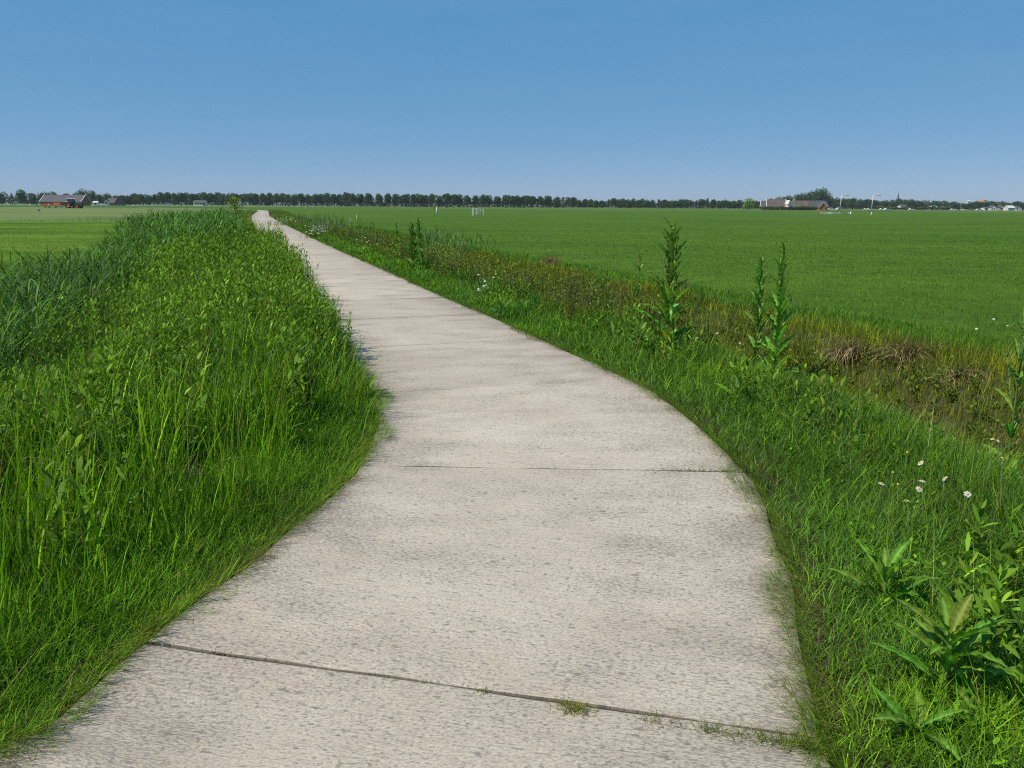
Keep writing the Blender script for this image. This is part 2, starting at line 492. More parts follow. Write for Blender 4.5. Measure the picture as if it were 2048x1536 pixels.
# ================================================================== PATH of cast slabs
def concrete_mat():
    m, nt = mat_new('brushed_concrete')
    b, _ = principled(nt, .85, .25)
    uv = nt.nodes.new('ShaderNodeUVMap'); uv.uv_map = 'UV'
    at = nt.nodes.new('ShaderNodeAttribute'); at.attribute_name = 'Col'    # r: nearness to an edge, g: slab tone, b: joint
    sep = nt.nodes.new('ShaderNodeSeparateColor'); nt.links.new(at.outputs['Color'], sep.inputs[0])
    U_ = uv.outputs[0]
    # broom lines run across the path (short along v, long along u)
    l1 = noise(nt, mapping(nt, U_, (12, 130, 1)), 1, 6, .82)
    l2 = noise(nt, mapping(nt, U_, (3.5, 70, 1)), 1, 5, .7)
    g = noise(nt, mapping(nt, U_, (75, 135, 1)), 1, 5, .85)
    big = noise(nt, mapping(nt, U_, (.9, 1.3, 1)), 1, 5, .6)
    mid = noise(nt, mapping(nt, U_, (1.7, 3.2, 1)), 1, 5, .55)
    spots = noise(nt, mapping(nt, U_, (20, 46, 1)), 1, 2, .5)
    dust = ramp(nt, big.outputs[0], [(.3, (.435, .362, .282)), (.5, (.492, .418, .332)), (.72, (.54, .465, .375))])
    c = mixc(nt, 1, dust.outputs[0], ramp(nt, l1.outputs[0], [(.38, (.77, .75, .73)), (.48, (1.0,)), (.62, (1.09, 1.09, 1.08))]).outputs[0], 'MULTIPLY')
    c = mixc(nt, 1, c, ramp(nt, l2.outputs[0], [(.33, (.90,)), (.6, (1.05,))]).outputs[0], 'MULTIPLY')
    c = mixc(nt, 1, c, ramp(nt, g.outputs[0], [(.38, (.50,)), (.46, (.92,)), (.54, (1.05,)), (.64, (1.26,))]).outputs[0], 'MULTIPLY')
    # grey lichen and worn patches grow toward the edges
    e = nt.nodes.new('ShaderNodeMath'); e.operation = 'ADD'
    nt.links.new(mid.outputs[0], e.inputs[0])
    e2 = nt.nodes.new('ShaderNodeMath'); e2.operation = 'MULTIPLY'; e2.inputs[1].default_value = .34
    nt.links.new(sep.outputs[0], e2.inputs[0]); nt.links.new(e2.outputs[0], e.inputs[1])
    gr = ramp(nt, e.outputs[0], [(.56, (0.0,)), (.92, (.62,))])
    gm = nt.nodes.new('ShaderNodeMath'); gm.operation = 'MULTIPLY'
    nt.links.new(gr.outputs[0], gm.inputs[0])
    gl = ramp(nt, l1.outputs[0], [(.42, (1.0,)), (.54, (.3,))])
    nt.links.new(gl.outputs[0], gm.inputs[1])
    c = mixc(nt, gm.outputs[0], c, (.215, .18, .145))
    # flecks, thick where the slab is worn
    fl = noise(nt, mapping(nt, U_, (48, 100, 1)), 1, 3, .6)
    fa = nt.nodes.new('ShaderNodeMath'); fa.operation = 'MULTIPLY_ADD'; fa.inputs[1].default_value = -.30
    nt.links.new(e.outputs[0], fa.inputs[0]); nt.links.new(fl.outputs[0], fa.inputs[2])
    fr_ = ramp(nt, fa.outputs[0], [(.20, (.8,)), (.27, (0.0,))])
    c = mixc(nt, fr_.outputs[0], c, (.2, .175, .145))
    # dark pits
    sp = ramp(nt, spots.outputs[0], [(.30, (.75,)), (.37, (0.0,))])
    c = mixc(nt, sp.outputs[0], c, (.15, .14, .12))
    vo = nt.nodes.new('ShaderNodeTexVoronoi'); vo.inputs['Scale'].default_value = 1; nt.links.new(mapping(nt, U_, (11, 15, 1)), vo.inputs['Vector'])
    vs = ramp(nt, vo.outputs['Distance'], [(.10, (.7,)), (.2, (0.0,))])
    vm = nt.nodes.new('ShaderNodeMath'); vm.operation = 'MULTIPLY'
    nt.links.new(vs.outputs[0], vm.inputs[0])
    vr = ramp(nt, mid.outputs[0], [(.47, (0.0,)), (.56, (1.0,))]); nt.links.new(vr.outputs[0], vm.inputs[1])
    c = mixc(nt, vm.outputs[0], c, (.17, .155, .13))
    # slab tone
    tone = nt.nodes.new('ShaderNodeMapRange'); tone.inputs[3].default_value = .93; tone.inputs[4].default_value = 1.06
    nt.links.new(sep.outputs[1], tone.inputs[0])
    c = mixc(nt, 1, c, tone.outputs[0], 'MULTIPLY')
    # earth washed over the rim and along the joints
    em = nt.nodes.new('ShaderNodeMath'); em.operation = 'ADD'
    nt.links.new(sep.outputs[2], em.inputs[0])
    mm = nt.nodes.new('ShaderNodeMath'); mm.operation = 'MULTIPLY_ADD'; mm.inputs[1].default_value = .9; mm.inputs[2].default_value = -.45
    nt.links.new(mid.outputs[0], mm.inputs[0]); nt.links.new(mm.outputs[0], em.inputs[1])
    ef = ramp(nt, em.outputs[0], [(.45, (0.0,)), (.95, (.85,))])
    c = mixc(nt, ef.outputs[0], c, (.15, .115, .075))
    nt.links.new(c, b.inputs['Base Color'])
    bp = nt.nodes.new('ShaderNodeBump'); bp.inputs['Strength'].default_value = .5; bp.inputs['Distance'].default_value = .004
    h = mixc(nt, .5, l1.outputs[0], g.outputs[0])
    nt.links.new(h, bp.inputs['Height'])
    nt.links.new(bp.outputs[0], b.inputs['Normal'])
    return m
M_CONC = concrete_mat()
J0 = float(np.interp(2.40, CY, S))
PER = 2.33
def tt_(s, a): return (s - a) / PER
def build_path():
    V = []; F = []; UVs = []; Cc = []
    K = 14
    lat = np.concatenate([[0, .008, .03, .07], np.linspace(.14, .86, 9), [.93, .97, .992, 1]])
    k = -2
    smax = float(np.interp(318, CY, S))
    r = random.Random(4)
    while True:
        a = J0 + k * PER; b_ = a + PER
        if b_ > smax: break
        k += 1
        if a < .3: continue
        g = .0055
        fine = a < 40
        rows = ([0, .004, .02, .06] + list(np.linspace(.12, .88, 9)) + [.94, .98, .996, 1]) if fine else [0, .03, .5, .97, 1]
        la = lat if fine else np.array([0, .03, .5, .97, 1])
        ss = a + g + (PER - 2 * g) * np.array(rows)
        tilt = (r.random() - .5) * .006
        tone = r.random()
        base = len(V)
        nrw, ncl = len(ss), len(la)
        skew0, skew1 = .0, .0
        for ri, s in enumerate(ss):
            cx_, cy_ = np.interp(s, S, CX), np.interp(s, S, CY)
            nx, ny = np.interp(s, S, NX), np.interp(s, S, NY)
            tt = (s - a) / PER
            for li, l in enumerate(la):
                wob = 0
                if li in (0, ncl - 1): wob = (vnoise(s, l * 9, 2.2, 31) - .5) * .05 + (vnoise(s, l * 9, 11, 32) - .5) * .018
                off = (l - .5) * WID + wob
                ze = -.002 if (li in (0, ncl - 1) or ri in (0, nrw - 1)) else 0
                jw = ((vnoise(off, k * 7.0, 5.0, 33) - .5) * .012 if ri in (0, nrw - 1) else 0)
                V.append((cx_ + nx * off + float(jw) * ny * -1, cy_ + ny * off + float(jw) * nx, .028 + ze + tilt * (tt - .5)))
                UVs.append((off, s))
                ed = min(l, 1 - l) * WID
                je = min(s - a, b_ - s)
                rim = max(0, 1 - ed / (.10)) if ed < .10 else 0
                jr = max(0, 1 - je / (.016 if a < J0 + 3 * PER else .034))
                if k == 6 and tt_(s, a) < .25 and l < .55: jr = max(jr, 1.5 * (1 - (s - a) / .16) * (1 - l / .6))
                if k == 5 and b_ - s < .06 and l < .45: jr = max(jr, 1.4 * (1 - (b_ - s) / .06))
                Cc.append((max(0, 1 - ed / .75, (1.15 - (1 - l) * WID / 1.3) * (.55 if s - J0 > -3 else 1)), tone, max(rim * .8, jr * 1.0)))
        for ri in range(nrw - 1):
            for li in range(ncl - 1):
                q = base + ri * ncl + li
                F.append((q, q + 1, q + ncl + 1, q + ncl))
        # skirts
        ringi = [base + li for li in range(ncl)] + [base + ri * ncl + ncl - 1 for ri in range(1, nrw)] + \
                [base + (nrw - 1) * ncl + li for li in range(ncl - 2, -1, -1)] + [base + ri * ncl for ri in range(nrw - 2, 0, -1)]
        b2 = len(V)
        for q in ringi:
            x_, y_, z_ = V[q]; V.append((x_, y_, -.09)); UVs.append(UVs[q]); Cc.append((1, tone, 1))
        n = len(ringi)
        for i in range(n):
            F.append((ringi[(i + 1) % n], ringi[i], b2 + i, b2 + (i + 1) % n))
    me = bpy.data.meshes.new('path')
    me.from_pydata(V, [], F)
    ul = me.uv_layers.new(name='UV')
    li = np.zeros(len(me.loops), np.int32); me.loops.foreach_get('vertex_index', li)
    ul.data.foreach_set('uv', np.array(UVs, np.float32)[li].ravel())
    ca = me.color_attributes.new('Col', 'FLOAT_COLOR', 'POINT')
    c4 = np.ones((len(V), 4), np.float32); c4[:, :3] = np.array(Cc); ca.data.foreach_set('color', c4.ravel())
    me.materials.append(M_CONC)
    tag(link('path', me), kind='structure')
build_path()

# ================================================================== VEGETATION
# -- colours (albedo)
LUSH = [(.045, .135, .012), (.06, .165, .014), (.085, .20, .02), (.035, .105, .014)]
FRESH = [(.10, .24, .018), (.125, .28, .022), (.075, .19, .015)]
BLUE = [(.035, .105, .035), (.05, .135, .05), (.028, .085, .025)]
OLIVE = [(.085, .115, .022), (.12, .14, .03), (.06, .09, .02)]
YELL = [(.12, .17, .018), (.15, .18, .025), (.09, .15, .018)]
STRAW = [(.36, .28, .14), (.27, .205, .10), (.17, .125, .06)]
BROWN = [(.10, .07, .038), (.15, .10, .055), (.07, .05, .03)]

def band(side, n, y0, y1, o0, o1, lod=1.0, clip=1.25):
    """random points beside the path; density falls with distance"""
    if lod > 0:
        y = np.exp(U(math.log(y0 + 1.2), math.log(y1 + 1.2), n)) - 1.2
    else: y = U(y0, y1, n)
    o = U(o0, o1, n)
    x = xR(y) + o if side > 0 else xL(y) - o
    keep = np.abs(x) < (y * .66 + 1.2) * clip
    x, y, o = x[keep], y[keep], o[keep]
    return np.stack([x, y, ground_z(x, y)], 1), o
def lodw(pos): return np.clip(pos[:, 1] / 5.0, .85, 8)

def grass(name, pos, hmin, hmax, w, cols, lean=(.05, .5), curl=(.2, 1.1), rows=3, mat=None, az=None, wts=None, hmul=None, jit=.22, tip=None):
    n = len(pos)
    h = U(hmin, hmax, n)
    if hmul is not None: h = h * hmul
    a = U(0, 2 * PI, n) if az is None else az + rng.normal(0, .6, n)
    c = palette(n, cols, jit, wts)
    # patches: whole clumps lean to another tone
    pn = vnoise(pos[:, 0], pos[:, 1], 1.3, 41)[:, None]
    c = c * (.78 + .44 * pn)
    pb = vnoise(pos[:, 0] * .6, pos[:, 1], .16, 42)[:, None]
    c = c * (.80 + .4 * pb) * np.array([1, 1, 1]) + c * (pb - .5) * np.array([[.35, .1, 0]])
    tc = None if tip is None else c * np.array(tip)
    return blade_data(pos, h, w * lodw(pos) * U(.7, 1.3, n), a, U(*lean, n), U(*curl, n), c, rows, 'grass', U(-.5, .5, n), tc)

# ---- left: short edge grass
def noise_mask(pos, sc, seed, thr):
    return vnoise(pos[:, 0], pos[:, 1], sc, seed) > thr
parts = []
p, o = band(-1, 80000, .9, 60, .01, .8)
hm = .6 + .9 * sstep(.0, .5, o)
parts.append(grass('g', p, .07, .17, .0050, LUSH + FRESH[2:], hmul=hm, lean=(.1, .8), curl=(.2, 1.2)))
p, o = band(-1, 16000, .9, 40, -.11, .12)
k = vnoise(p[:, 0], p[:, 1], 3.5, 93) > .35 + (o < 0) * .2
p, o = p[k], o[k]
parts.append(grass('g', p, .05, .13, .0028, LUSH + FRESH[:1] + OLIVE + STRAW[:1], lean=(.3, 1.2), curl=(.1, .5), az=0.0))
tag(data_obj('short_grass', parts, M_GRASS), kind='stuff')
# the right one
parts = []
p, o = band(1, 92000, .9, 90, .015, 1.35)
hm = .5 + .75 * sstep(.0, .5, o)
blu = noise_mask(p, .9, 55, .5)
parts.append(grass('g', p[blu], .08, .20, .0054, LUSH + BLUE[:2], hmul=hm[blu], lean=(.1, .8), curl=(.3, 1.3)))
parts.append(grass('g', p[~blu], .08, .20, .0054, LUSH + FRESH[1:], hmul=hm[~blu], lean=(.1, .8), curl=(.3, 1.3)))
p, o = band(1, 14000, .9, 40, -.09, .12)
k = vnoise(p[:, 0], p[:, 1], 3.5, 92) > .35 + (o < 0) * .22
p, o = p[k], o[k]
parts.append(grass('g', p, .06, .14, .0026, LUSH + FRESH[:1] + OLIVE + STRAW[1:2], lean=(.3, 1.2), curl=(.1, .5), az=PI))
tag(data_obj('short_grass', parts, M_GRASS), kind='stuff')
# clumps that creep over the rim
parts = []
for sd_, azm, n in ((1, PI, 15000), (-1, 0, 13000)):
    p, o = band(sd_, n, .9, 40, -.13, .06)
    reach = .075 * sstep(.5, .85, vnoise(p[:, 1], p[:, 1] * 0 + sd_, 2.6, 95)) + .05 * vnoise(p[:, 1], p[:, 1] * 0 + sd_, 9, 96)
    k = -o < reach
    p = p[k]; p[:, 2] = np.maximum(p[:, 2], .025)
    parts.append(grass('g', p, .05, .13, .0032, LUSH + FRESH[:1] + OLIVE[:1], lean=(.2, 1.2), curl=(.2, .9), az=azm))
tag(data_obj('short_grass', parts, M_GRASS), kind='stuff')
# dry rim, both sides
parts = []
for sd_, azm, n in ((1, PI, 2600), (-1, 0, 2200)):
    p, o = band(sd_, n, 1.0, 30, -.06, .10)
    k = noise_mask(p, 2.1, 61, .45)
    p = p[k]; p[:, 2] = np.maximum(p[:, 2], .03)
    parts.append(grass('g', p, .05, .17, .0020, STRAW + BROWN, lean=(1.2, 1.5), curl=(.0, .3), az=azm, rows=2))
for (px_, py_, n, s_) in ((1580, 1240, 130, .10), (1600, 1370, 160, .12), (1610, 1440, 120, .1), (1560, 1130, 60, .08), (1500, 990, 40, .06), (520, 1125, 50, .05), (1110, 695, 60, .1), (1240, 752, 50, .08)):
    g0 = G(px_, py_)
    p = np.stack([g0.x + rng.normal(.05, s_ * .5, n), g0.y + rng.normal(0, s_, n), np.full(n, .032)], 1)
    parts.append(blade_data(p, U(.06, .2, n), .0018, rng.normal(PI, .9, n), U(1.2, 1.52, n), U(-.1, .15, n), palette(n, STRAW + OLIVE), 2))
tag(data_obj('dry_grass', parts, M_DRY), kind='stuff')

# ---- left: tall grass in front
parts = []
p, o = band(-1, 24000, .5, 8.5, .28, 3.2, clip=1.5)
k = (o < 1.9 - 1.5 * sstep(4.2, 6.5, p[:, 1])) | (p[:, 1] < 3.9) | (vnoise(p[:, 0], p[:, 1], 1.6, 72) > .7)
k &= vnoise(p[:, 0], p[:, 1], 3.1, 73) > .36
p, o = p[k], o[k]
hm = (.28 + .72 * sstep(.2, .85, o)) * (.75 + .5 * vnoise(p[:, 0], p[:, 1], 1.1, 71))
parts.append(grass('g', p, .35, .66, .0088, LUSH + FRESH[:2], hmul=hm, lean=(.0, .28), curl=(.05, .9), rows=4))
p, o = band(-1, 6000, .5, 9.5, .4, 3.4, clip=1.5)
k = vnoise(p[:, 0], p[:, 1], 2.2, 74) > .48
p, o = p[k], o[k]
hm = (.4 + .6 * sstep(.3, .9, o))
parts.append(grass('g', p, .42, .78, .017, FRESH + LUSH[:1], hmul=hm, lean=(.0, .22), curl=(.0, .7), rows=5, tip=(1.2, 1.1, 1)))
tag(data_obj('tall_grass', parts, M_GRASS), kind='stuff')
# dry culms and seed heads in it
parts = []
p, o = band(-1, 420, .8, 12, .4, 3.0)
n = len(p)
h = U(.5, .85, n)
parts.append(blade_data(p, h, .0026, U(0, 2 * PI, n), U(0, .35, n), U(.1, .6, n), palette(n, STRAW + YELL), 5, 'line'))
p, o = band(-1, 500, .6, 8, .1, 2.0)
n = len(p)
p[:, 2] += U(.1, .45, n) * sstep(.2, .9, o)
parts.append(blade_data(p, U(.15, .4, n), .003, U(0, 2 * PI, n), U(.7, 1.5, n), U(-.2, .6, n), palette(n, STRAW[:2] + YELL), 3, 'line'))
tag(data_obj('dry_grass', parts, M_DRY), kind='stuff')

# ---- leafy herbs: stems with whorls of lance leaves
def herb_parts(p, H, nl, L, W, cols, stemcol=(.06, .11, .02), up=(.5, 1.1), jit=.25, curl=(.2, .8), top=1.0, lean0=.12):
    n = len(p)
    az = U(0, 2 * PI, n); ln_ = U(0, lean0, n)
    k = np.arange(nl)
    fr = .18 + .82 * (k + .5) / nl * top
    out = [blade_data(p, H, .005 * lodw(p), az, ln_, .0, palette(n, [stemcol]), 2, 'line')]
    P = p[:, None, :] + np.stack([np.sin(ln_)[:, None] * np.cos(az)[:, None] * H[:, None] * fr, np.sin(ln_)[:, None] * np.sin(az)[:, None] * H[:, None] * fr,
                                  np.cos(ln_)[:, None] * H[:, None] * fr], -1)
    P = P.reshape(-1, 3); m = len(P)
    a = (U(0, 2 * PI, n)[:, None] + k * 2.4).ravel() + rng.normal(0, .25, m)
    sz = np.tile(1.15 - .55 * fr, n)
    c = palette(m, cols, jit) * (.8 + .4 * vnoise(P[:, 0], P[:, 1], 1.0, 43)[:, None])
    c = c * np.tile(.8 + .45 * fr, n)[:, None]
    lw = np.clip(P[:, 1] / 9, 1, 3)
    out.append(blade_data(P, L * sz * U(.7, 1.25, m) * lw ** .3, W * sz * U(.8, 1.2, m) * lw ** .6, a, U(*up, m) * np.tile(1.2 - .5 * fr, n), U(*curl, m), c, 3, 'leaf', U(-.35, .35, m)))
    return out
parts = []
HERBG = [(.06, .15, .016), (.085, .19, .022), (.042, .105, .012), (.07, .13, .02)]
n0 = 5600
y = np.exp(U(math.log(5.2), math.log(27), n0)); o = U(-.1, 3.3, n0)
bulge = .55 * sstep(7, 9, y) * (1 - sstep(20, 28, y))
k = (o > .0 - .1 * sstep(10, 14, y) + 1.6 * (1 - sstep(5.2, 8.2, y)))
edge_ = 3.3 - 1.7 * sstep(14, 24, y) - 1.2 * vnoise(y * 1.0, o * 0, .8, 48)
k &= (o < edge_)
y, o = y[k], o[k]; x = xL(y) - o
H = (.42 + .30 * sstep(10, 15, y) + (.40 - .25 * sstep(10, 15, y)) * sstep(.0, .9, o)) * (.66 + .6 * vnoise(x, y, 1.1, 44)) * U(.8, 1.15, len(y)) * (.75 + .35 * sstep(5.5, 10, y))
p = np.stack([x, y, np.maximum(ground_z(x, y), -.15)], 1)
keep = np.abs(x) < y * .66 * 1.2 + 1
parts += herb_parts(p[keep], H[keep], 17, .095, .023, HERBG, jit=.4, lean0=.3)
# blades, dead stems and a few blossoms stand up out of the herbs
n1 = 9000
y = np.exp(U(math.log(5.0), math.log(26), n1)); o = U(.05, 3.6, n1); x = xL(y) - o
k = (vnoise(x, y, 1.5, 49) > .42) & (np.abs(x) < y * .66 * 1.2 + 1)
x, y, o = x[k], y[k], o[k]
p = np.stack([x, y, np.maximum(ground_z(x, y), -.15)], 1)
parts2 = [grass('g', p, .55, 1.0, .006, LUSH + BLUE[:2] + YELL[:1], hmul=.55 + .45 * sstep(0, .9, o), lean=(0, .35), curl=(.1, 1.4), rows=5)]
tag(data_obj('tall_grass', parts2, M_GRASS), kind='stuff')
n1 = 260
y = np.exp(U(math.log(3.5), math.log(20), n1)); o = U(.5, 3.4, n1); x = xL(y) - o
p = np.stack([x, y, np.full(n1, .25)], 1)
parts2 = [blade_data(p, U(.3, .75, n1), .004 * lodw(p), U(0, 6.3, n1), U(0, .9, n1), U(-.2, .5, n1), palette(n1, STRAW + [(.16, .12, .05)]), 3, 'line')]
tag(data_obj('dry_grass', parts2, M_DRY), kind='stuff')
tag(data_obj('leafy_herbs', parts, M_HERB), kind='stuff')
# lower herbs in front left with paler tangle
parts = []
n0 = 5600
y = np.exp(U(math.log(3.0), math.log(9.5), n0)); o = U(.5, 5.0, n0)
k = (o > .75) & (o > 2.2 - (y - 3) * .5)
y, o = y[k], o[k]; x = xL(y) - o
p = np.stack([x, y, np.maximum(ground_z(x, y), -.2)], 1)
H = U(.42, .72, len(y)) * (.62 + .6 * vnoise(x, y, 1.4, 45)) * (.55 + .45 * sstep(.7, 1.5, o))
keep = np.abs(x) < y * .66 * 1.2 + 1
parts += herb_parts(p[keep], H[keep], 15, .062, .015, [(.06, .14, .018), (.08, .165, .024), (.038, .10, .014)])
tag(data_obj('leafy_herbs', parts, M_HERB), kind='stuff')

# ---- reeds in the left ditch
def reed_parts(p, H, nl, L, W, cols, bend=(.5, 1.6)):
    n = len(p)
    az = U(0, 2 * PI, n)
    k = np.arange(nl); fr = .35 + .62 * k / (nl - 1)
    lw = np.clip(p[:, 1] / 9, 1, 4) ** .6
    out = [blade_data(p, H, .007 * lw, az, U(0, .1, n), .05, palette(n, [(.07, .12, .035)]), 2, 'line')]
    P = np.repeat(p[:, None, :], nl, 1).copy(); P[:, :, 2] += H[:, None] * fr
    P = P.reshape(-1, 3); m = len(P)
    lwm = np.repeat(lw, nl)
    a = (az[:, None] + k * PI + rng.normal(0, .35, (n, nl))).ravel()
    c = palette(m, cols, .25) * (.75 + .5 * vnoise(P[:, 0], P[:, 1], .7, 46)[:, None])
    out.append(blade_data(P, L * U(.7, 1.25, m), W * U(.8, 1.2, m) * lwm, a, U(.25, .7, m), U(*bend, m), c, 5, 'leaf', U(-.3, .3, m)))
    return out
REEDC = [(.04, .115, .026), (.056, .145, .036), (.028, .085, .018), (.05, .14, .02)]
parts = []
n0 = 8200
y = np.exp(U(math.log(4.5), math.log(75), n0)); o = U(1.0, 4.9, n0)
lo = 2.9 - 1.7 * sstep(12, 19, y) - 1.15 * sstep(18, 23, y)
k = (o > lo) & (o < 4.3 - .6 * sstep(40, 70, y))
y, o = y[k], o[k]; x = xL(y) - o
z = ground_z(x, y)
top = .80 + .58 * sstep(12.5, 20, y + (3.0 - o) * 3.5) - .55 * sstep(38, 75, y)
top = top * (.84 + .26 * vnoise(x, y, .6, 47)) * (1 - .38 * sstep(18, 22, y) * (1 - sstep(.3, 1.6, o))) - .12 * sstep(.9, .2, o)
H = (top - z) * U(.72, 1.02, len(y)) * .93
keep = np.abs(x) < y * .66 * 1.15 + 1
p = np.stack([x, y, z], 1)
parts += reed_parts(p[keep], H[keep], 9, .30, .014, REEDC)
tag(data_obj('reeds', parts, M_REED), kind='stuff')
# far verge on the left: mixed tall stuff to the bend
parts = []
p, o = band(-1, 9000, 40, 190, .1, 4.2)
parts.append(grass('g', p, .25, .6, .0035, LUSH + OLIVE + YELL[:1], lean=(0, .5)))
p = np.stack([U(-62, -22, 6000), U(60, 84, 6000), np.zeros(6000)], 1)
k = np.abs(p[:, 1] - (69 + (p[:, 0] + 45) * .3) - 1) < 1.3 + 1.3 * vnoise(p[:, 0], p[:, 1], .3, 4)
p = p[k]; p = p[p[:, 0] < xL(p[:, 1]) - 4.5]
parts.append(grass('g', p, .2, .75, .004, LUSH + OLIVE, lean=(0, .5), hmul=(.3 + 1.0 * vnoise(p[:, 0], p[:, 1], .25, 8)) * sstep(-52, -38, p[:, 0])))
tag(data_obj('verge_grass', parts, M_GRASS), kind='stuff')
# left field stubble
parts = []
n = 60000
y = np.exp(U(math.log(16), math.log(75), n)); x = -U(0, .75, n) * y
k = xL(y) - x > 4.4
x, y = x[k], y[k]
p = np.stack([x, y, ground_z(x, y)], 1)
parts.append(grass('g', p, .03, .075, .003, [(.055, .125, .008), (.07, .15, .010), (.09, .16, .015)], lean=(.1, .9)))
tag(data_obj('field_grass', parts, M_GRASS), kind='stuff')

# ---- right: taller mix beyond the verge
parts = []
p, o = band(1, 42000, .9, 45, 1.0, 2.3)
hm = .6 + .6 * vnoise(p[:, 0], p[:, 1], 1.2, 81)
bl = noise_mask(p, .7, 82, .45) | (p[:, 1] < 5)
parts.append(grass('g', p[bl], .2, .40, .0062, LUSH + BLUE, hmul=hm[bl], lean=(.05, .7), curl=(.2, 1.1), rows=4))
parts.append(grass('g', p[~bl], .18, .36, .0062, OLIVE + LUSH[:2], hmul=hm[~bl], lean=(.05, .7), curl=(.2, 1.1), rows=4))
p, o = band(1, 1500, 1.5, 9, .5, 2.4)
parts.append(grass('g', p, .3, .5, .0025, YELL + STRAW, lean=(.1, .9), curl=(.1, .8), rows=4))
# far-bank grass: yellowish and olive
p, o = band(1, 52000, 3.0, 60, 2.7, 4.4)
hm = .6 + .8 * vnoise(p[:, 0], p[:, 1], 1.0, 83)
a_ = vnoise(p[:, 0], p[:, 1], .75, 84) * .7 + vnoise(p[:, 0], p[:, 1], 2.0, 184) * .3
k1 = a_ > .54; k2 = a_ < .42; k3 = ~k1 & ~k2
parts.append(grass('g', p[k1], .10, .24, .0038, YELL, hmul=hm[k1], lean=(.0, .4), curl=(.1, .8)))
parts.append(grass('g', p[k2], .10, .22, .0038, LUSH + OLIVE, hmul=hm[k2], lean=(.0, .6), curl=(.1, .8)))
parts.append(grass('g', p[k3], .10, .22, .0038, OLIVE + YELL + [(.16, .09, .04)], hmul=hm[k3], lean=(.0, .6), curl=(.1, .8)))
p, o = band(1, 26000, 3.0, 60, 4.1, 5.8)
parts.append(grass('g', p, .08, .17, .0042, LUSH + BLUE[1:2], lean=(.0, .6), curl=(.1, 1.0), hmul=1.2 - .5 * sstep(4.6, 5.8, o)))
tag(data_obj('bank_grass', parts, M_GRASS), kind='stuff')
parts = []
p, o = band(1, 26000, 5.0, 60, 1.6, 3.2)
k = (vnoise(p[:, 0], p[:, 1], 1.1, 91) < .25 + .6 * sstep(7, 14, p[:, 1]))
parts.append(grass('g', p[k], .12, .32, .0042, OLIVE + YELL + LUSH[:2], lean=(0, .7), curl=(.1, 1.1)))
tag(data_obj('bank_grass', parts, M_GRASS), kind='stuff')
# ditch bed: dead stuff and brown weeds
parts = []
p, o = band(1, 20000, 3.0, 45, 1.75, 3.6)
k = noise_mask(p, 1.3, 85, .42) | (p[:, 1] < 7)
parts.append(grass('g', p[k], .08, .24, .0035, STRAW + BROWN + OLIVE + YELL + YELL, lean=(.2, 1.2), curl=(.1, 1.2)))
tag(data_obj('dry_grass', parts, M_DRY), kind='stuff')
parts = []
p, o = band(1, 1500, 3.0, 24, 1.5, 3.6)
parts += herb_parts(p, U(.12, .3, len(p)), 8, .07, .028, [(.045, .10, .02), (.07, .13, .03), (.09, .12, .03)])
# brown-green stands of tall weeds further along
y = U(11, 42, 2200); o = U(.75, 2.9, 2200)
x = xR(y) + o
k = vnoise(x, y, .45, 86) > .36
x, y = x[k], y[k]; o = o[k]
p = np.stack([x, y, np.maximum(ground_z(x, y), -.2)], 1)
H = U(.32, .68, len(p)) * sstep(.6, 1.3, o) * (.7 + .5 * vnoise(x, y, .3, 87))
parts += herb_parts(p, H + .05, 11, .06, .02, [(.085, .13, .028), (.065, .14, .02), (.12, .12, .04), (.08, .17, .025), (.10, .15, .03)], (.09, .085, .04))
tag(data_obj('leafy_herbs', parts, M_HERB), kind='stuff')
# low clover-like leaves near the camera on both sides
parts = []
for s_, n in ((1, 500), (-1, 350)):
    p, o = band(s_, n, 1.0, 7, .35, 1.6)
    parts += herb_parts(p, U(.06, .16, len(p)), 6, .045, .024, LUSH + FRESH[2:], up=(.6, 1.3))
tag(data_obj('leafy_herbs', parts, M_HERB), kind='stuff')
parts = []
p, o = band(1, 620, 2.2, 16, .55, 2.3)
k = vnoise(p[:, 0], p[:, 1], 1.4, 97) > .45
p = p[k]
parts += herb_parts(p, U(.16, .42, len(p)), 10, .11, .03, [(.07, .16, .02), (.09, .19, .025), (.05, .12, .018)], up=(.4, 1.2))
p, o = band(-1, 520, 1.8, 9, .5, 2.6)
k = vnoise(p[:, 0], p[:, 1], 1.2, 98) > .5
p = p[k]
parts += herb_parts(p, U(.35, .7, len(p)), 11, .13, .035, [(.07, .16, .02), (.09, .19, .025), (.05, .12, .018)], up=(.4, 1.2))
tag(data_obj('leafy_herbs', parts, M_HERB), kind='stuff')
# bluish reeds in the right ditch
parts = []
for (ya, yb, oa, ob, n, hh) in ((24, 33, 2.6, 4.2, 170, .62), (44, 80, 1.8, 4.0, 260, .8)):
    y = U(ya, yb, n); o = U(oa, ob, n); x = xR(y) + o
    p = np.stack([x, y, ground_z(x, y)], 1)
    parts += reed_parts(p, U(.7, 1.0, n) * hh, 6, .34, .011, [(.05, .12, .05), (.07, .14, .07)], (.1, .8))
tag(data_obj('reeds', parts, M_REED), kind='stuff')
# far verge right
parts = []
p, o = band(1, 12000, 36, 200, .1, 3.6)
parts.append(grass('g', p, .18, .5, .0035, LUSH + OLIVE + [(.12, .08, .04)], lean=(0, .5)))
tag(data_obj('verge_grass', parts, M_GRASS), kind='stuff')
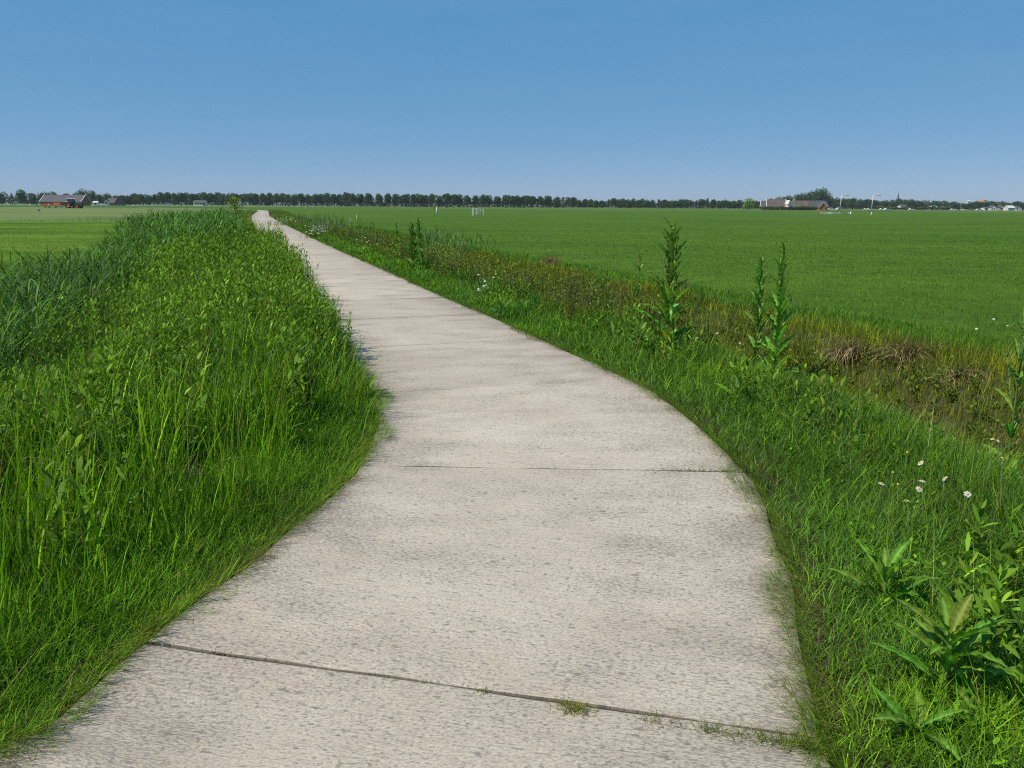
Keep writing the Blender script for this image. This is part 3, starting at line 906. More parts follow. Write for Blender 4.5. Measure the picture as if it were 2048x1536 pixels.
# pasture
parts = []
n = 170000
y = np.exp(U(math.log(5), math.log(110), n)); x = U(-.45, .78, n) * y
k = x - xR(y) > 5.0
x, y = x[k], y[k]
p = np.stack([x, y, ground_z(x, y)], 1)
parts.append(grass('g', p, .035, .085, .0033, [(.045, .120, .010), (.058, .142, .012), (.078, .165, .014), (.038, .10, .010)], lean=(.1, .9), curl=(.2, 1), rows=2))
tag(data_obj('field_grass', parts, M_GRASS), kind='stuff')

# ================================================================== PLANTS that stand out
def leaf_part(root, base, az, L, W, lean, curl, col, seed, wav=.14, fold=.4, name='leaf', rows=18):
    r = np.random.default_rng(seed)
    t = np.linspace(0, 1, rows + 1)
    a = lean + curl * t
    dt = 1 / rows
    px = np.concatenate([[0], np.cumsum(np.sin((a[1:] + a[:-1]) / 2) * dt * L)])
    pz = np.concatenate([[0], np.cumsum(np.cos((a[1:] + a[:-1]) / 2) * dt * L)])
    hw = W / 2 * np.sin(PI * np.clip(t ** 1.0 * .96 + .04, 0, 1)) ** .85
    hw[-1] = 0
    tn = np.stack([np.cos(a), -np.sin(a)], 1)        # normal in the (x,z) plane, roughly up side
    V = []; C = []
    cols5 = [-1, -.5, 0, .5, 1]
    ph = r.uniform(0, 6)
    for i in range(rows + 1):
        for c in cols5:
            vein = (i % 2) * (.2 if abs(c) == .5 else .06)
            lift = abs(c) * hw[i] * fold + wav * hw[i] * abs(c) * 1.6 * math.sin(i * 1.7 + ph + (1.5 if c > 0 else 0)) - vein * hw[i]
            x_ = px[i] - np.cos(a[i]) * lift * 1.0
            z_ = pz[i] + np.sin(a[i]) * lift
            V.append((x_, c * hw[i], z_))
            k = 1.7 if c == 0 else (1.08 if i % 2 else .72)
            C.append(np.array(col) * k * (1 + (r.random() - .5) * .22) + (.035 if c == 0 else 0))
    V = np.array(V)
    ca, sa = math.cos(az), math.sin(az)
    V = np.stack([V[:, 0] * ca - V[:, 1] * sa + base[0], V[:, 0] * sa + V[:, 1] * ca + base[1], V[:, 2] + base[2]], 1)
    L_ = []
    for i in range(rows):
        for j in range(4):
            q = i * 5 + j
            L_ += [q, q + 1, q + 6, q + 5]
    nf = rows * 4
    me = raw_mesh(name, V, np.arange(nf) * 4, np.full(nf, 4), np.array(L_), np.array(C), M_HERB, True)
    return link(name, me, root)
M_STEM = simple_mat('green_stem', (.10, .17, .04), .6, .2, 20)
M_HEAD = simple_mat('green_seed_head', (.16, .22, .07), .8, .3, 60)

def teasel(loc, H, nodes, L, W, seed, label, lean=.03, branches=2, col=(.15, .29, .036), group=None):
    r = random.Random(seed)
    root = empty('teasel_plant', loc)
    tag(root, label, 'wild plant', group)
    la = r.uniform(0, 6)
    def at(t): return Vector((math.cos(la) * lean * t * t * H, math.sin(la) * lean * t * t * H, t * H))
    stem = MB().tube([at(i / 8) for i in range(9)], [.011 - .007 * i / 8 for i in range(9)], 7)
    stem.build('stem', M_STEM, root)
    a0 = r.uniform(0, PI)
    for k in range(nodes):
        t = .06 + .86 * (k / (nodes - 1)) ** .9
        a0 += PI / 2 + r.uniform(-.25, .25)
        sz = (1.15 - .6 * t) * r.uniform(.85, 1.15)
        for s_ in ((0, PI) if k % 2 else (0, PI / 2 + .3, PI, -PI / 2 + .2)):
            leaf_part(root, at(t), a0 + s_ + r.uniform(-.15, .15), L * sz, W * sz, r.uniform(.25, .5) * (1.5 - .9 * t), r.uniform(.2, 1.0) * (1.25 - .8 * t),
                      [c * r.uniform(.85, 1.3) for c in col], seed * 100 + k * 2 + (s_ > 0))
    # head shoots with long thin bracts
    tips = [(1.0, 0, 0)] + [(.74 - .1 * i, r.uniform(0, 2 * PI), .2 * H * r.uniform(.7, 1)) for i in range(branches * 2)]
    for (t, az, bl) in tips:
        b0 = at(t)
        if bl: tip = b0 + Vector((math.cos(az) * bl * .38, math.sin(az) * bl * .38, bl)); sh = MB().tube([b0, b0.lerp(tip, .5) + Vector((math.cos(az), math.sin(az), 0)) * .015, tip], [.005, .004, .003], 5); sh.build('shoot', M_STEM, root)
        else: tip = b0
        hd = MB().tube([tip, tip + Vector((0, 0, .012)), tip + Vector((0, 0, .03)), tip + Vector((0, 0, .045))], [.004, .011, .010, .003], 8)
        h = hd.build('seed_head', M_HEAD, root)
        n = 8
        p = np.tile(np.array(tip), (n, 1))
        data_obj('bract', [blade_data(p, U(.06, .14, n), .005, np.arange(n) * 2 * PI / n + U(-.3, .3, n), U(.2, .5, n), U(-.6, -.1, n), palette(n, [(.12, .2, .05)]), 4, 'leaf')], M_HERB, h)
    return root
_teasel = teasel
def teasel(loc, top, nodes, L, W, seed, label, *a, **k):
    # top is the photo row the plant reaches at its distance
    px_, py_ = loc
    g = gp(px_, py_)
    H = ztop(px_, top, g.y) - g.z
    W *= 1.2
    return _teasel(g, H, nodes, L, W, seed, label, *a, **k)
def gp(px, py):
    g = G(px, py); g.z = float(ground_z(g.x, g.y)) - .02
    return g
teasel((1332, 706), 450, 12, 0.44, 0.11, 1, 'tallest teasel, dark leafy stem rising well above the pasture, right of the path bend', .03)
teasel((1272, 640), 503, 8, 0.22, 0.05, 2, 'slim pale green teasel just left of the tallest teasel')
teasel((1552, 700), 496, 12, 0.38, 0.08, 3, 'tall teasel with upright forked shoots, right-hand one of the pair by the ditch', .05)
teasel((1512, 690), 515, 10, 0.32, 0.065, 4, 'shorter, slimmer teasel, left-hand one of the pair by the ditch', .06)
teasel((2022, 880), 640, 7, 0.26, 0.055, 5, 'leafy teasel cut by the right edge of the photo beside the ditch', .04)
teasel((826, 545), 448, 11, 0.36, 0.1, 6, 'bushy dark teasel clump beside the far path verge', .04, 3, (.11, .22, .03))
teasel((842, 538), 440, 10, 0.34, 0.085, 16, 'lighter teasel standing tight against the bushy dark teasel beside the far verge', .08, 3, (.11, .22, .03))
teasel((796, 520), 448, 9, 0.26, 0.07, 7, 'small teasel left of the bushy dark teasel by the far verge', .05)
teasel((722, 512), 440, 8, 0.26, 0.07, 8, 'farthest small teasel near the white blossoms on the verge', .05)
teasel((870, 445), 405, 7, 0.35, 0.08, 9, 'spindly weed growing beside the pale post in the pasture', .05)

def rosette(loc, n, L, W, seed, label, H=.12, col=(.105, .215, .018), lean=(.5, 1.2), group=None, cat='wild plant'):
    W = W * 1.0
    r = random.Random(seed)
    root = empty('broadleaf_plant', loc)
    tag(root, label, cat, group)
    MB().tube([(0, 0, 0), (0, 0, H * .6), (.004, .003, H)], [.012, .009, .004], 7).build('stem', M_STEM, root)
    for k in range(n):
        t = k / n
        az = k * 2.4 + r.uniform(-.3, .3)
        leaf_part(root, (0, 0, H * (.15 + .85 * t)), az, L * r.uniform(.8, 1.15) * (1.1 - .35 * t), W * r.uniform(.85, 1.15), (1 - t) * lean[1] * .75 + t * lean[0] + r.uniform(-.1, .1) - .1,
                  r.uniform(.3, 1.2), [c * r.uniform(.85, 1.3) for c in col], seed * 50 + k, .16, .3)
    return root
rosette(gp(1885, 1400), 19, .28, .044, 21, 'largest broad-leaved plant, long wrinkled leaves with pale midribs, near right corner', .26, lean=(.55, 1.35))
rosette(gp(1765, 1215), 11, .27, .044, 22, 'broad-leaved plant with pointed upright leaves just behind the largest one', .2, lean=(.4, 1.2))
rosette(gp(1835, 1490), 6, .2, .05, 23, 'low flat pair of broad leaves in the grass below the largest broad-leaved plant', .08, lean=(.9, 1.3))
rosette(gp(1470, 815), 8, .24, .05, 24, 'bright leafy plant on the verge grass below the teasel pair', .3)
rosette(gp(1280, 712), 12, .24, .06, 25, 'spreading leafy clump at the foot of the tallest teasel', .26, col=(.12, .24, .03))
rosette(gp(1225, 690), 7, .2, .05, 28, 'smaller leafy shoot left of the spreading clump under the tallest teasel', .2)
rosette(gp(1003, 640), 9, .3, .055, 26, 'dark pointed leafy plant near the path edge beside the small daisies', .22, col=(.08, .19, .03), lean=(.2, .9))
rosette(gp(1045, 632), 6, .24, .05, 27, 'leafy shoot right of the dark pointed plant by the daisies', .2, col=(.09, .2, .03), lean=(.2, .9))
rosette(gp(735, 800), 6, .22, .05, 29, 'bright leafy plant overhanging the path at the left bend', .15)
# rusty dock with seed stalks
def dock(loc, H, seed, label):
    root = empty('dock_plant', loc)
    tag(root, label, 'wild plant')
    r = np.random.default_rng(seed)
    for k in range(5):
        az = k * 1.3; sp = r.uniform(.05, .22)
        pts = [(math.cos(az) * sp * t * H, math.sin(az) * sp * t * H, t * H * r.uniform(.98, 1)) for t in np.linspace(0, 1, 6)]
        st = MB().tube(pts, [.005, .005, .004, .004, .003, .002], 5).build('stalk', M_STEM, root)
        n = 260
        t = r.uniform(.25, 1, n)
        P = np.stack([math.cos(az) * sp * t * H, math.sin(az) * sp * t * H, t * H], 1) + r.normal(0, .018, (n, 3))
        data_obj('seeds', [blade_data(P, .02, .014, r.uniform(0, 6, n), r.uniform(0, 1.5, n), .2, palette(n, [(.16, .17, .035), (.2, .13, .05), (.12, .16, .03)]), 2, 'leaf')], M_HERB, st)
    return root
dock(gp(1140, 655), .78, 1, 'yellow-brown dock with dense seed stalks between the path and the ditch')
dock(gp(1060, 590), .7, 2, 'dark olive dock stand in the weeds left of the yellow-brown dock')
dock(gp(990, 560), .7, 3, 'farther olive dock stand behind the small white daisies')

# daisies
M_DISC = simple_mat('yellow_disc', (.55, .36, .03), .8, .2, 80)
def daisy(px, py, z, seed, label, size=.02, petals=True):
    r = random.Random(seed)
    top = G(px, py, z)
    gx, gy = top.x + r.uniform(-.03, .03), top.y + r.uniform(-.02, .05)
    gz = float(ground_z(gx, gy))
    root = empty('daisy', (gx, gy, gz))
    tag(root, label, 'flower', 'daisies in the right verge')
    tp = top - Vector((gx, gy, gz))
    MB().tube([(0, 0, 0), tp * .5 + Vector((.01, 0, 0)), tp], [.0018, .0016, .0014], 5).build('stem', M_STEM, root)
    nrm = Vector((r.uniform(-1.0, .5), r.uniform(-.9, .3), .8)).normalized()
    q = nrm.to_track_quat('Z', 'Y').to_matrix()
    mb = MB()
    for i in range(5):
        pass
    ring = [(0, .0), (1, -.002)]
    V = [q @ Vector((0, 0, .006)) + tp]
    F = []
    sg = 12
    for j, (rr, zz) in enumerate(((.6, .005), (1, .001), (.7, -.003))):
        for k in range(sg): V.append(q @ Vector((math.cos(2 * PI * k / sg) * rr * size * .42, math.sin(2 * PI * k / sg) * rr * size * .42, zz)) + tp)
    for k in range(sg):
        F.append((0, 1 + k, 1 + (k + 1) % sg))
        for j in range(2): F.append((1 + j * sg + k, 1 + (j + 1) * sg + k, 1 + (j + 1) * sg + (k + 1) % sg, 1 + j * sg + (k + 1) % sg))
    mb.add(V, F, True); hd = mb.build('flower_head', M_DISC, root)
    if petals:
        Vp = []; Lp = []; n = 13
        for k in range(n):
            an = 2 * PI * k / n + r.uniform(-.1, .1); rl = size * r.uniform(.85, 1.1); dr = r.uniform(-.25, .05)
            b = len(Vp)
            for (rr, ww, zz) in ((.3, .09, 0), (.65, .16, .05), (1.0, .08, dr)):
                for s_ in (-1, 1):
                    Vp.append(tuple(q @ Vector((math.cos(an) * rr * rl - math.sin(an) * s_ * ww * rl, math.sin(an) * rr * rl + math.cos(an) * s_ * ww * rl, zz * rl)) + tp))
            Lp += [b, b + 1, b + 3, b + 2, b + 2, b + 3, b + 5, b + 4]
        me = raw_mesh('petals', np.array(Vp), np.arange(2 * n) * 4, np.full(2 * n, 4), np.array(Lp), np.full((len(Vp), 3), .68), M_PETAL)
        link('petals', me, hd)
dz = [(1763, 967, .36, 'daisy with drooping petals, leftmost of the white daisies in the right verge', True),
      (1796, 969, .36, 'petal-less yellow daisy head beside the leftmost white daisy', False),
      (1841, 926, .4, 'white daisy highest in the little cluster of the right verge', True),
      (1845, 962, .36, 'upper of the two touching white daisies in the middle of the cluster', True),
      (1838, 978, .34, 'lower of the two touching white daisies in the middle of the cluster', True),
      (1816, 1003, .33, 'white daisy lowest in the little cluster, seen almost from the side', True),
      (1889, 957, .38, 'single white daisy right of the middle pair', True),
      (1815, 905, .4, 'small yellow head without petals at the top of the daisy cluster', False),
      (1786, 945, .36, 'tiny yellow head between the leftmost and the highest daisy', False),
      (1935, 988, .34, 'pale ragged daisy farthest right in the near cluster', True),
      (1997, 882, .35, 'small whitish flower near the right edge above the daisy cluster', True),
      (2005, 916, .35, 'small mauve-white flower at the right edge, lower of the two there', True),
      (1985, 878, .36, 'tiny white bud left of the small whitish flower at the right edge', True)]
for i, (a, b, c, l, pt) in enumerate(dz): daisy(a, b, c, 100 + i, l, .016 if i < 10 else .011, pt)
def daisy_patch(px, py, rx, ry, n, h, label, size=.02, seed=0):
    r = np.random.default_rng(seed)
    g = gp(px, py)
    root = empty('daisy_clump', g)
    tag(root, label, 'flower clump')
    m = n * 3
    P = np.stack([r.normal(0, rx, m), r.normal(0, ry, m), np.zeros(m)], 1)
    data_obj('foliage', [blade_data(P, U(h * .6, h, m), .004 * max(1, g.y / 8), U(0, 6, m), U(0, .4, m), U(0, .4, m), palette(m, OLIVE + LUSH), 3)], M_GRASS, root)
    P = np.stack([r.normal(0, rx, n), r.normal(0, ry, n), h * r.uniform(.35, 1.1, n)], 1)
    Z1 = np.zeros((1, 3))
    q = [blade_data(Z1, size, size * .55, np.array([k * PI / 4.0]), r.uniform(1.2, 1.5, 1), 0, np.full((1, 3), .72), 2, 'leaf') for k in range(8)]
    q += [blade_data(Z1 + np.array([0, 0, .002]), size * .4, size * .4, np.array([k * PI / 2]), np.array([1.35]), 0, np.array([[.55, .38, .04]]), 2, 'leaf') for k in range(4)]
    proto = data_obj('flower_head', q, M_PETAL, root)
    for i in range(n):
        o = proto if i == 0 else proto.copy()
        if i: COL.objects.link(o); o.parent = root
        o.location = tuple(P[i]); o.rotation_euler = (r.uniform(-.7, .7), r.uniform(-.7, .7), r.uniform(0, 6))
daisy_patch(970, 598, .10, .16, 22, .42, 'small clump of white daisies by the path edge, nearest of the verge clumps', .024, 1)
daisy_patch(733, 500, .16, .5, 16, .4, 'sparse pale daisies on the verge left of the bushy teasel', .035, 2)
daisy_patch(636, 476, .26, .7, 95, .55, 'dense cream-white patch of blossoms on the far verge', .045, 3)
daisy_patch(572, 450, .45, 2.5, 70, .55, 'scattered white blossoms on the verge where the path narrows', .055, 4)
daisy_patch(1185, 632, .12, .2, 8, .35, 'few tiny white flowers among the dead grass beside the tallest teasel', .022, 5)
daisy_patch(1415, 715, .2, .3, 6, .3, 'few tiny pale flowers right of the tallest teasel', .018, 6)
daisy_patch(2000, 675, .3, .3, 7, .2, 'few tiny white flowers on the far ditch bank at the right edge', .02, 7)

# straw tussocks hanging over the ditch
def tussock(px, py, n, L, label, seed, z=-.1, az=4.2):
    g = G(px, py, z)
    r = np.random.default_rng(seed)
    root = empty('dead_grass_tussock', (g.x, g.y, z))
    tag(root, label, 'dead grass', 'dead grass tussocks in the ditch')
    P = np.stack([r.normal(0, .10, n), r.normal(0, .05, n), r.uniform(-.04, .04, n)], 1)
    n2 = n
    data_obj('straw', [blade_data(P, r.uniform(.5, 1.2, n) * L * 1.25, .009, r.normal(az, .75, n), r.uniform(.2, 1.1, n), r.uniform(.9, 1.9, n), palette(n, [(.46, .36, .19), (.36, .27, .13), (.24, .17, .08)], .3), 5)], M_DRY, root)
    V = MB()
    pts = [(math.cos(a) * .13, math.sin(a) * .08) for a in np.linspace(0, 2 * PI, 10, endpoint=False)]
    vs = [(x_, y_, -.25) for x_, y_ in pts] + [(x_ * .7, y_ * .7, .02) for x_, y_ in pts] + [(0, 0, .05)]
    fs = [(i, (i + 1) % 10, 10 + (i + 1) % 10, 10 + i) for i in range(10)] + [(10 + i, 10 + (i + 1) % 10, 20) for i in range(10)]
    V.add(vs, fs, True).build('root_clod', simple_mat('clod', (.05, .034, .02), .95, .4, 30), root)
tussock(1815, 718, 420, .36, 'pale straw tussock arching over a dark hollow, largest in the ditch', 1, -.06)
tussock(1700, 712, 330, .36, 'brown straw tussock left of the largest one in the ditch', 2, -.1, 3.9)
tussock(1935, 760, 300, .28, 'reddish brown tussock near the right edge of the ditch', 3, -.1, 4.4)
tussock(1355, 575, 260, .3, 'brownish dead grass heap right behind the tallest teasel', 4, -.02, 4.4)
tussock(1100, 530, 380, .42, 'reddish brown dead grass patch farther along the ditch', 5, 0.05, 4.6)
tussock(1620, 660, 200, .25, 'low dark straw clump beside the pair of teasels', 6, -.15, 4.2)

# weeds in the joints
def tuft(px, py, n, h, sx, label, cols, seed, sy=.012, ang=0):
    g = G(px, py, .02)
    r = np.random.default_rng(seed)
    t = r.normal(0, sx, n)
    P = np.stack([t * math.cos(ang) - 0, t * math.sin(ang) + r.normal(0, sy, n), np.zeros(n)], 1)
    o = data_obj('grass_tuft', [blade_data(P, r.uniform(.35, 1, n) * h, .0026, r.uniform(0, 6.3, n), r.uniform(.3, 1.4, n), r.uniform(.0, .8, n), palette(n, cols), 3)], M_GRASS, None, g)
    tag(o, label, 'weed', 'weeds growing in the slab joints')
JA = -.26
tuft(1150, 1424, 420, .05, .03, 'dense yellowish cushion of mossy grass in the nearest joint', YELL + STRAW[:1], 1, .012, JA)
tuft(965, 1390, 40, .05, .02, 'thin green tuft left of the yellowish cushion in the nearest joint', OLIVE + YELL, 2, .006, JA)
tuft(1300, 1446, 60, .06, .02, 'olive tuft right of the yellowish cushion in the nearest joint', OLIVE + YELL, 3, .007, JA)
tuft(1345, 1455, 26, .07, .02, 'spiky little tuft with bare stalks in the nearest joint', OLIVE + STRAW, 4, .005, JA)
tuft(1432, 1470, 140, .06, .035, 'bushy olive tuft, third from the right edge of the nearest joint', OLIVE + YELL, 5, .01, JA)
tuft(1530, 1488, 230, .07, .06, 'long ragged tuft of mixed green and straw in the nearest joint', OLIVE + YELL + LUSH + STRAW[:1], 6, .014, JA)
tuft(1615, 1500, 280, .09, .06, 'thick weedy tuft where the nearest joint meets the right verge', OLIVE + YELL + LUSH + BROWN, 7, .02, JA)
tuft(450, 1310, 60, .03, .03, 'tiny tuft near the left end of the nearest joint', OLIVE + BROWN, 8, .005, -.2)
tuft(850, 1372, 30, .03, .03, 'small dark tuft midway along the nearest joint', OLIVE + BROWN, 18, .005, -.25)
tuft(1390, 943, 110, .05, .09, 'green tuft near the right end of the second joint', OLIVE + LUSH, 9, .008, 0)
tuft(1450, 944, 130, .06, .06, 'weeds where the second joint meets the right verge', OLIVE + LUSH + STRAW, 10, .012, 0)
tuft(1310, 942, 50, .03, .08, 'low dark tuft in the middle right of the second joint', OLIVE + BROWN, 11, .005, 0)
# dark soil filling in the joints
def joint_soil():
    V = []; F = []
    for k in range(-1, 30):
        s = J0 + k * PER
        c = np.array([np.interp(s, S, CX), np.interp(s, S, CY)]); n = np.array([np.interp(s, S, NX), np.interp(s, S, NY)]); t = np.array([-n[1], n[0]])
        b = len(V)
        for a in np.linspace(-WID / 2, WID / 2, 40):
            for sg in (-1, 1):
                w_ = .009
                z_ = .018 + .004 * (vnoise(a, k, 12, 3) - .5)
                q = c + n * a + t * w_ * sg
                V.append((q[0], q[1], float(z_)))
        for i in range(39): F.append((b + 2 * i, b + 2 * i + 1, b + 2 * i + 3, b + 2 * i + 2))
    mb = MB(); mb.add(V, F)
    tag(mb.build('joint_soil', simple_mat('joint_soil', (.05, .04, .028), .95, .5, 60)), kind='structure')
joint_soil()
# bent blade over the edge of the path, bottom left
def bent_blade(px, py, L, az, label, seed):
    g = G(px, py, .03)
    o = data_obj('bent_grass', [blade_data(np.zeros((1, 3)), L, .009, np.array([az]), np.array([.35]), np.array([2.2]), np.array([[.1, .2, .05]]), 8)], M_GRASS, None, g)
    tag(o, label, 'grass blade')
bent_blade(395, 1205, .17, 0.2, 'single bent grass blade arching over the left path edge with its shadow', 1)

# ================================================================== TREES
def crown_data(seed, w, h, z0, n, q, lobes=9, top=1.0, flat=1.0, shape='round'):
    r = np.random.default_rng(seed)
    L = []
    for i in range(lobes):
        f = r.uniform(0, 1)
        if shape == 'cone': rad = (1 - f) * w * .42 + w * .06; zc = z0 + h * (.08 + .86 * f); a = r.uniform(0, 6.3); d = rad * .4; rr = rad * .8
        elif shape == 'column': zc = z0 + h * (.1 + .8 * f); a = r.uniform(0, 6.3); d = w * .12; rr = w * .36
        else:
            zc = z0 + h * (.2 + .6 * f); a = r.uniform(0, 6.3); d = w * .5 * r.uniform(.25, .68) * math.sin(PI * (.15 + .7 * f)); rr = w * r.uniform(.2, .3)
        L.append((math.cos(a) * d, math.sin(a) * d, zc, rr, min(rr * 1.05, h * .32)))
    L = np.array(L)
    i = r.integers(0, lobes, n)
    v = r.normal(0, 1, (n, 3)); v /= np.linalg.norm(v, axis=1)[:, None]
    rad = r.uniform(.55, 1.08, n) ** .6
    rad = rad * (v[:, 2] > -.75)
    P = L[i, :3] + v * rad[:, None] * np.stack([L[i, 3], L[i, 3], L[i, 4]], 1)
    c = palette(n, [(.036, .08, .02), (.05, .105, .024), (.025, .056, .016)], .35)
    return blade_data(P - np.array([0, 0, q * .5]), q * r.uniform(.7, 1.4, n), q * r.uniform(.6, 1.2, n), r.uniform(0, 6.3, n), r.uniform(0, 1.6, n), r.uniform(-.3, .8, n), c, 2, 'leaf', r.uniform(-1.5, 1.5, n))
M_BARK = simple_mat('bark', (.085, .07, .055), .9, .35, 4)
def make_tree(seed, w, H, trunkf, n, q, shape='round', lobes=9, col=None, name='tree'):
    """a tree at the origin H metres high: trunk with limbs and a leafy crown"""
    root = empty(name, (0, 0, 0))
    z0 = H * trunkf
    r = random.Random(seed)
    mb = MB()
    tr = .018 * H + .05
    mb.tube([(0, 0, -.2), (.02 * H * .2, 0, z0), (.0, .0, H * .75)], [tr * 1.2, tr * .8, tr * .25], 7)
    for k in range(5):
        a = r.uniform(0, 6.3); b = w * r.uniform(.2, .34)
        mb.tube([(0, 0, z0 * r.uniform(.75, 1.1)), (math.cos(a) * b * .5, math.sin(a) * b * .5, z0 + (H - z0) * .25), (math.cos(a) * b, math.sin(a) * b, z0 + (H - z0) * .55)], [tr * .5, tr * .35, tr * .12], 5)
    mb.build('trunk', M_BARK, root)
    d = crown_data(seed, w, H - z0, z0, n, q, lobes, shape=shape)
    # let the crown reach exactly H
    V = d[0]; mx = V[:, 2].max(); V[:, 2] = z0 + (V[:, 2] - V[:, 2].min()) * (H - z0) / (mx - V[:, 2].min())
    C = d[3] if col is None else d[3] * np.array(col)
    data_obj('crown', [(V, d[1], d[2], C)], M_TREE, root)
    return root
protos = {}
def tree_at(px, ty, dist, wpx, kind, label, group, trunkf=None, rz=None, name='tree'):
    """tree whose top is seen at ty; the first use places the prototype itself"""
    key = kind
    H0, W0 = 10.0, {'round': 8.0, 'bushy': 9.0, 'cone': 4.6, 'column': 2.6, 'light': 9.0, 'big': 11}[kind.split('_')[0]]
    if key not in protos:
        sh, sd_ = kind.split('_')
        args = {'round': (W0, H0, .24, 2300, .68, 'round', 9, None), 'bushy': (W0, H0, .06, 2600, .72, 'round', 13, None), 'cone': (W0, H0, .1, 900, .45, 'cone', 12, (.85, .9, 1)),
                'column': (W0, H0, .06, 700, .4, 'column', 10, None), 'light': (W0, H0, .06, 1700, .55, 'round', 12, (2.6, 2.6, 1.6)), 'big': (W0, H0, .12, 2600, .6, 'round', 16, None)}[sh]
        t = make_tree(int(sd_) * 31 + len(sh), *args[:5], shape=args[5], lobes=args[6], col=args[7])
        protos[key] = t; o = t
    else: o = copy_tree(protos[key])
    p = D(px, dist)
    H = ztop(px, ty, dist)
    W = wpx / 1600 * dist
    o.location = (p.x, p.y, -.1)
    o.scale = (W / W0, W / W0, H / H0)
    o.rotation_euler = (0, 0, random.uniform(0, 6.3) if rz is None else rz)
    tag(o, label, 'tree', group)
    return o
topx = [0, 25, 45, 60, 90, 110, 130, 150, 170, 187, 200, 215, 235, 260, 300, 350, 380, 420, 470, 500, 560, 600, 650, 680, 780, 880, 1000, 1100, 1160, 1200, 1290, 1340, 1400, 1480, 1530, 1560, 1580, 1600, 1620, 1640, 1655, 1665, 1700, 1740, 1770, 1800, 1830, 1850, 1890, 1920, 1960, 2000, 2048, 2300]
topy = [382, 386, 379, 388, 383, 384, 387, 385, 377, 382, 389, 387, 390, 388, 387, 384, 386, 384, 387, 386, 386, 388, 387, 387, 388, 389, 391, 393, 396, 398, 397, 398, 398, 401, 402, 394, 391, 388, 385, 380, 381, 395, 397, 398, 400, 398, 399, 403, 402, 405, 404, 402, 403, 402]
def ty(px): return float(np.interp(px, topx, topy))
rt = random.Random(11)
# far left wood
for i, (px_, wd, kd) in enumerate([(-18, 26, 'bushy_1'), (4, 22, 'bushy_2'), (25, 15, 'cone_1'), (45, 24, 'bushy_3'), (66, 20, 'bushy_1'), (88, 26, 'bushy_2'), (108, 22, 'bushy_3'), (133, 22, 'bushy_1'), (152, 16, 'bushy_2'),
                                  (170, 26, 'big_1'), (187, 18, 'bushy_3'), (201, 16, 'bushy_1'), (215, 20, 'bushy_2'), (232, 18, 'bushy_3')]):
    lab = {0: 'bushy tree cut by the left edge of the photo', 1: 'bushy tree between the left photo edge and the pointed conifer', 2: 'narrow pointed conifer in the wood at the far left', 3: 'tall bushy tree just right of the pointed conifer',
           4: 'bushy tree with white house fronts showing through, left of the grey barn', 5: 'bushy tree right above the left end of the grey barn roof', 6: 'bushy tree behind the left half of the grey barn roof', 7: 'low round tree behind the middle of the grey barn roof',
           8: 'small bushy tree behind the right end of the grey barn roof', 9: 'tallest round tree rising behind the long grey barn roof', 10: 'bushy tree touching the right side of the tallest round tree by the barn',
           11: 'bushy tree above the small white shed right of the grey barn'}.get(i, 'bushy tree behind the brown-roofed houses on the left horizon')
    tree_at(px_, ty(px_) + rt.uniform(-1, 1.5), 640 if i != 9 else 600, wd, kd, lab, 'wood on the left horizon')
# dense stretch of avenue
px_ = 246
while px_ < 682:
    tree_at(px_, ty(px_) + rt.uniform(-1.2, 2.2), rt.uniform(610, 650), rt.uniform(18, 23), rt.choice(['round_1', 'round_2', 'round_3', 'bushy_1', 'bushy_2']), 'dark round tree in the closed left stretch of the horizon tree row', 'closed left stretch of the tree row')
    px_ += rt.uniform(11, 15)
# loose stretch
GAPL = {694: 'first round crown at the left end of the gappy stretch of the row', 707: 'second round crown from the left end of the gappy stretch of the row', 722: 'leftmost of the three round trees standing apart against the sky', 738: 'middle one of the three round trees standing apart against the sky',
        758: 'rightmost of the three round trees standing apart against the sky', 777: 'tree where the row closes up again right of the three separate round trees', 863: 'round tree just left of the pale post in the pasture', 877: 'round tree directly behind the pale post in the pasture',
        935: 'round tree just left of the white post of the field gate', 952: 'round tree directly behind the field gate', 965: 'round tree just right of the field gate', 1097: 'last tree but one at the right end of the gappy stretch', 1113: 'last tree at the right end of the gappy stretch'}
xs = [694, 707, 722, 738, 758, 777, 791, 803, 813, 827, 840, 852, 863, 877, 893, 908, 918, 935, 952, 965, 976, 995, 1011, 1022, 1036, 1049, 1060, 1066, 1080, 1097, 1113]
for px_ in xs:
    tree_at(px_, ty(px_) + rt.uniform(-2.2, 2.2), rt.uniform(590, 600), rt.uniform(18, 22), rt.choice(['round_1', 'round_2', 'round_3', 'round_4']), GAPL.get(px_, 'round-crowned tree on a bare trunk in the gappy middle stretch of the row'), 'gappy middle stretch of the tree row')
px_ = 1126
while px_ < 1548:
    tree_at(px_, ty(px_) + rt.uniform(-1.5, 3.5), rt.uniform(620, 680), rt.uniform(14, 22), rt.choice(['round_3', 'bushy_1', 'bushy_2', 'bushy_3', 'cone_1']), 'dark tree of uneven height in the low row right of the middle', 'low uneven stretch of trees right of the middle')
    px_ += rt.uniform(8.5, 13)
tree_at(1497, 397, 480, 30, 'light_1', 'light green round tree in front of the dark row', None)
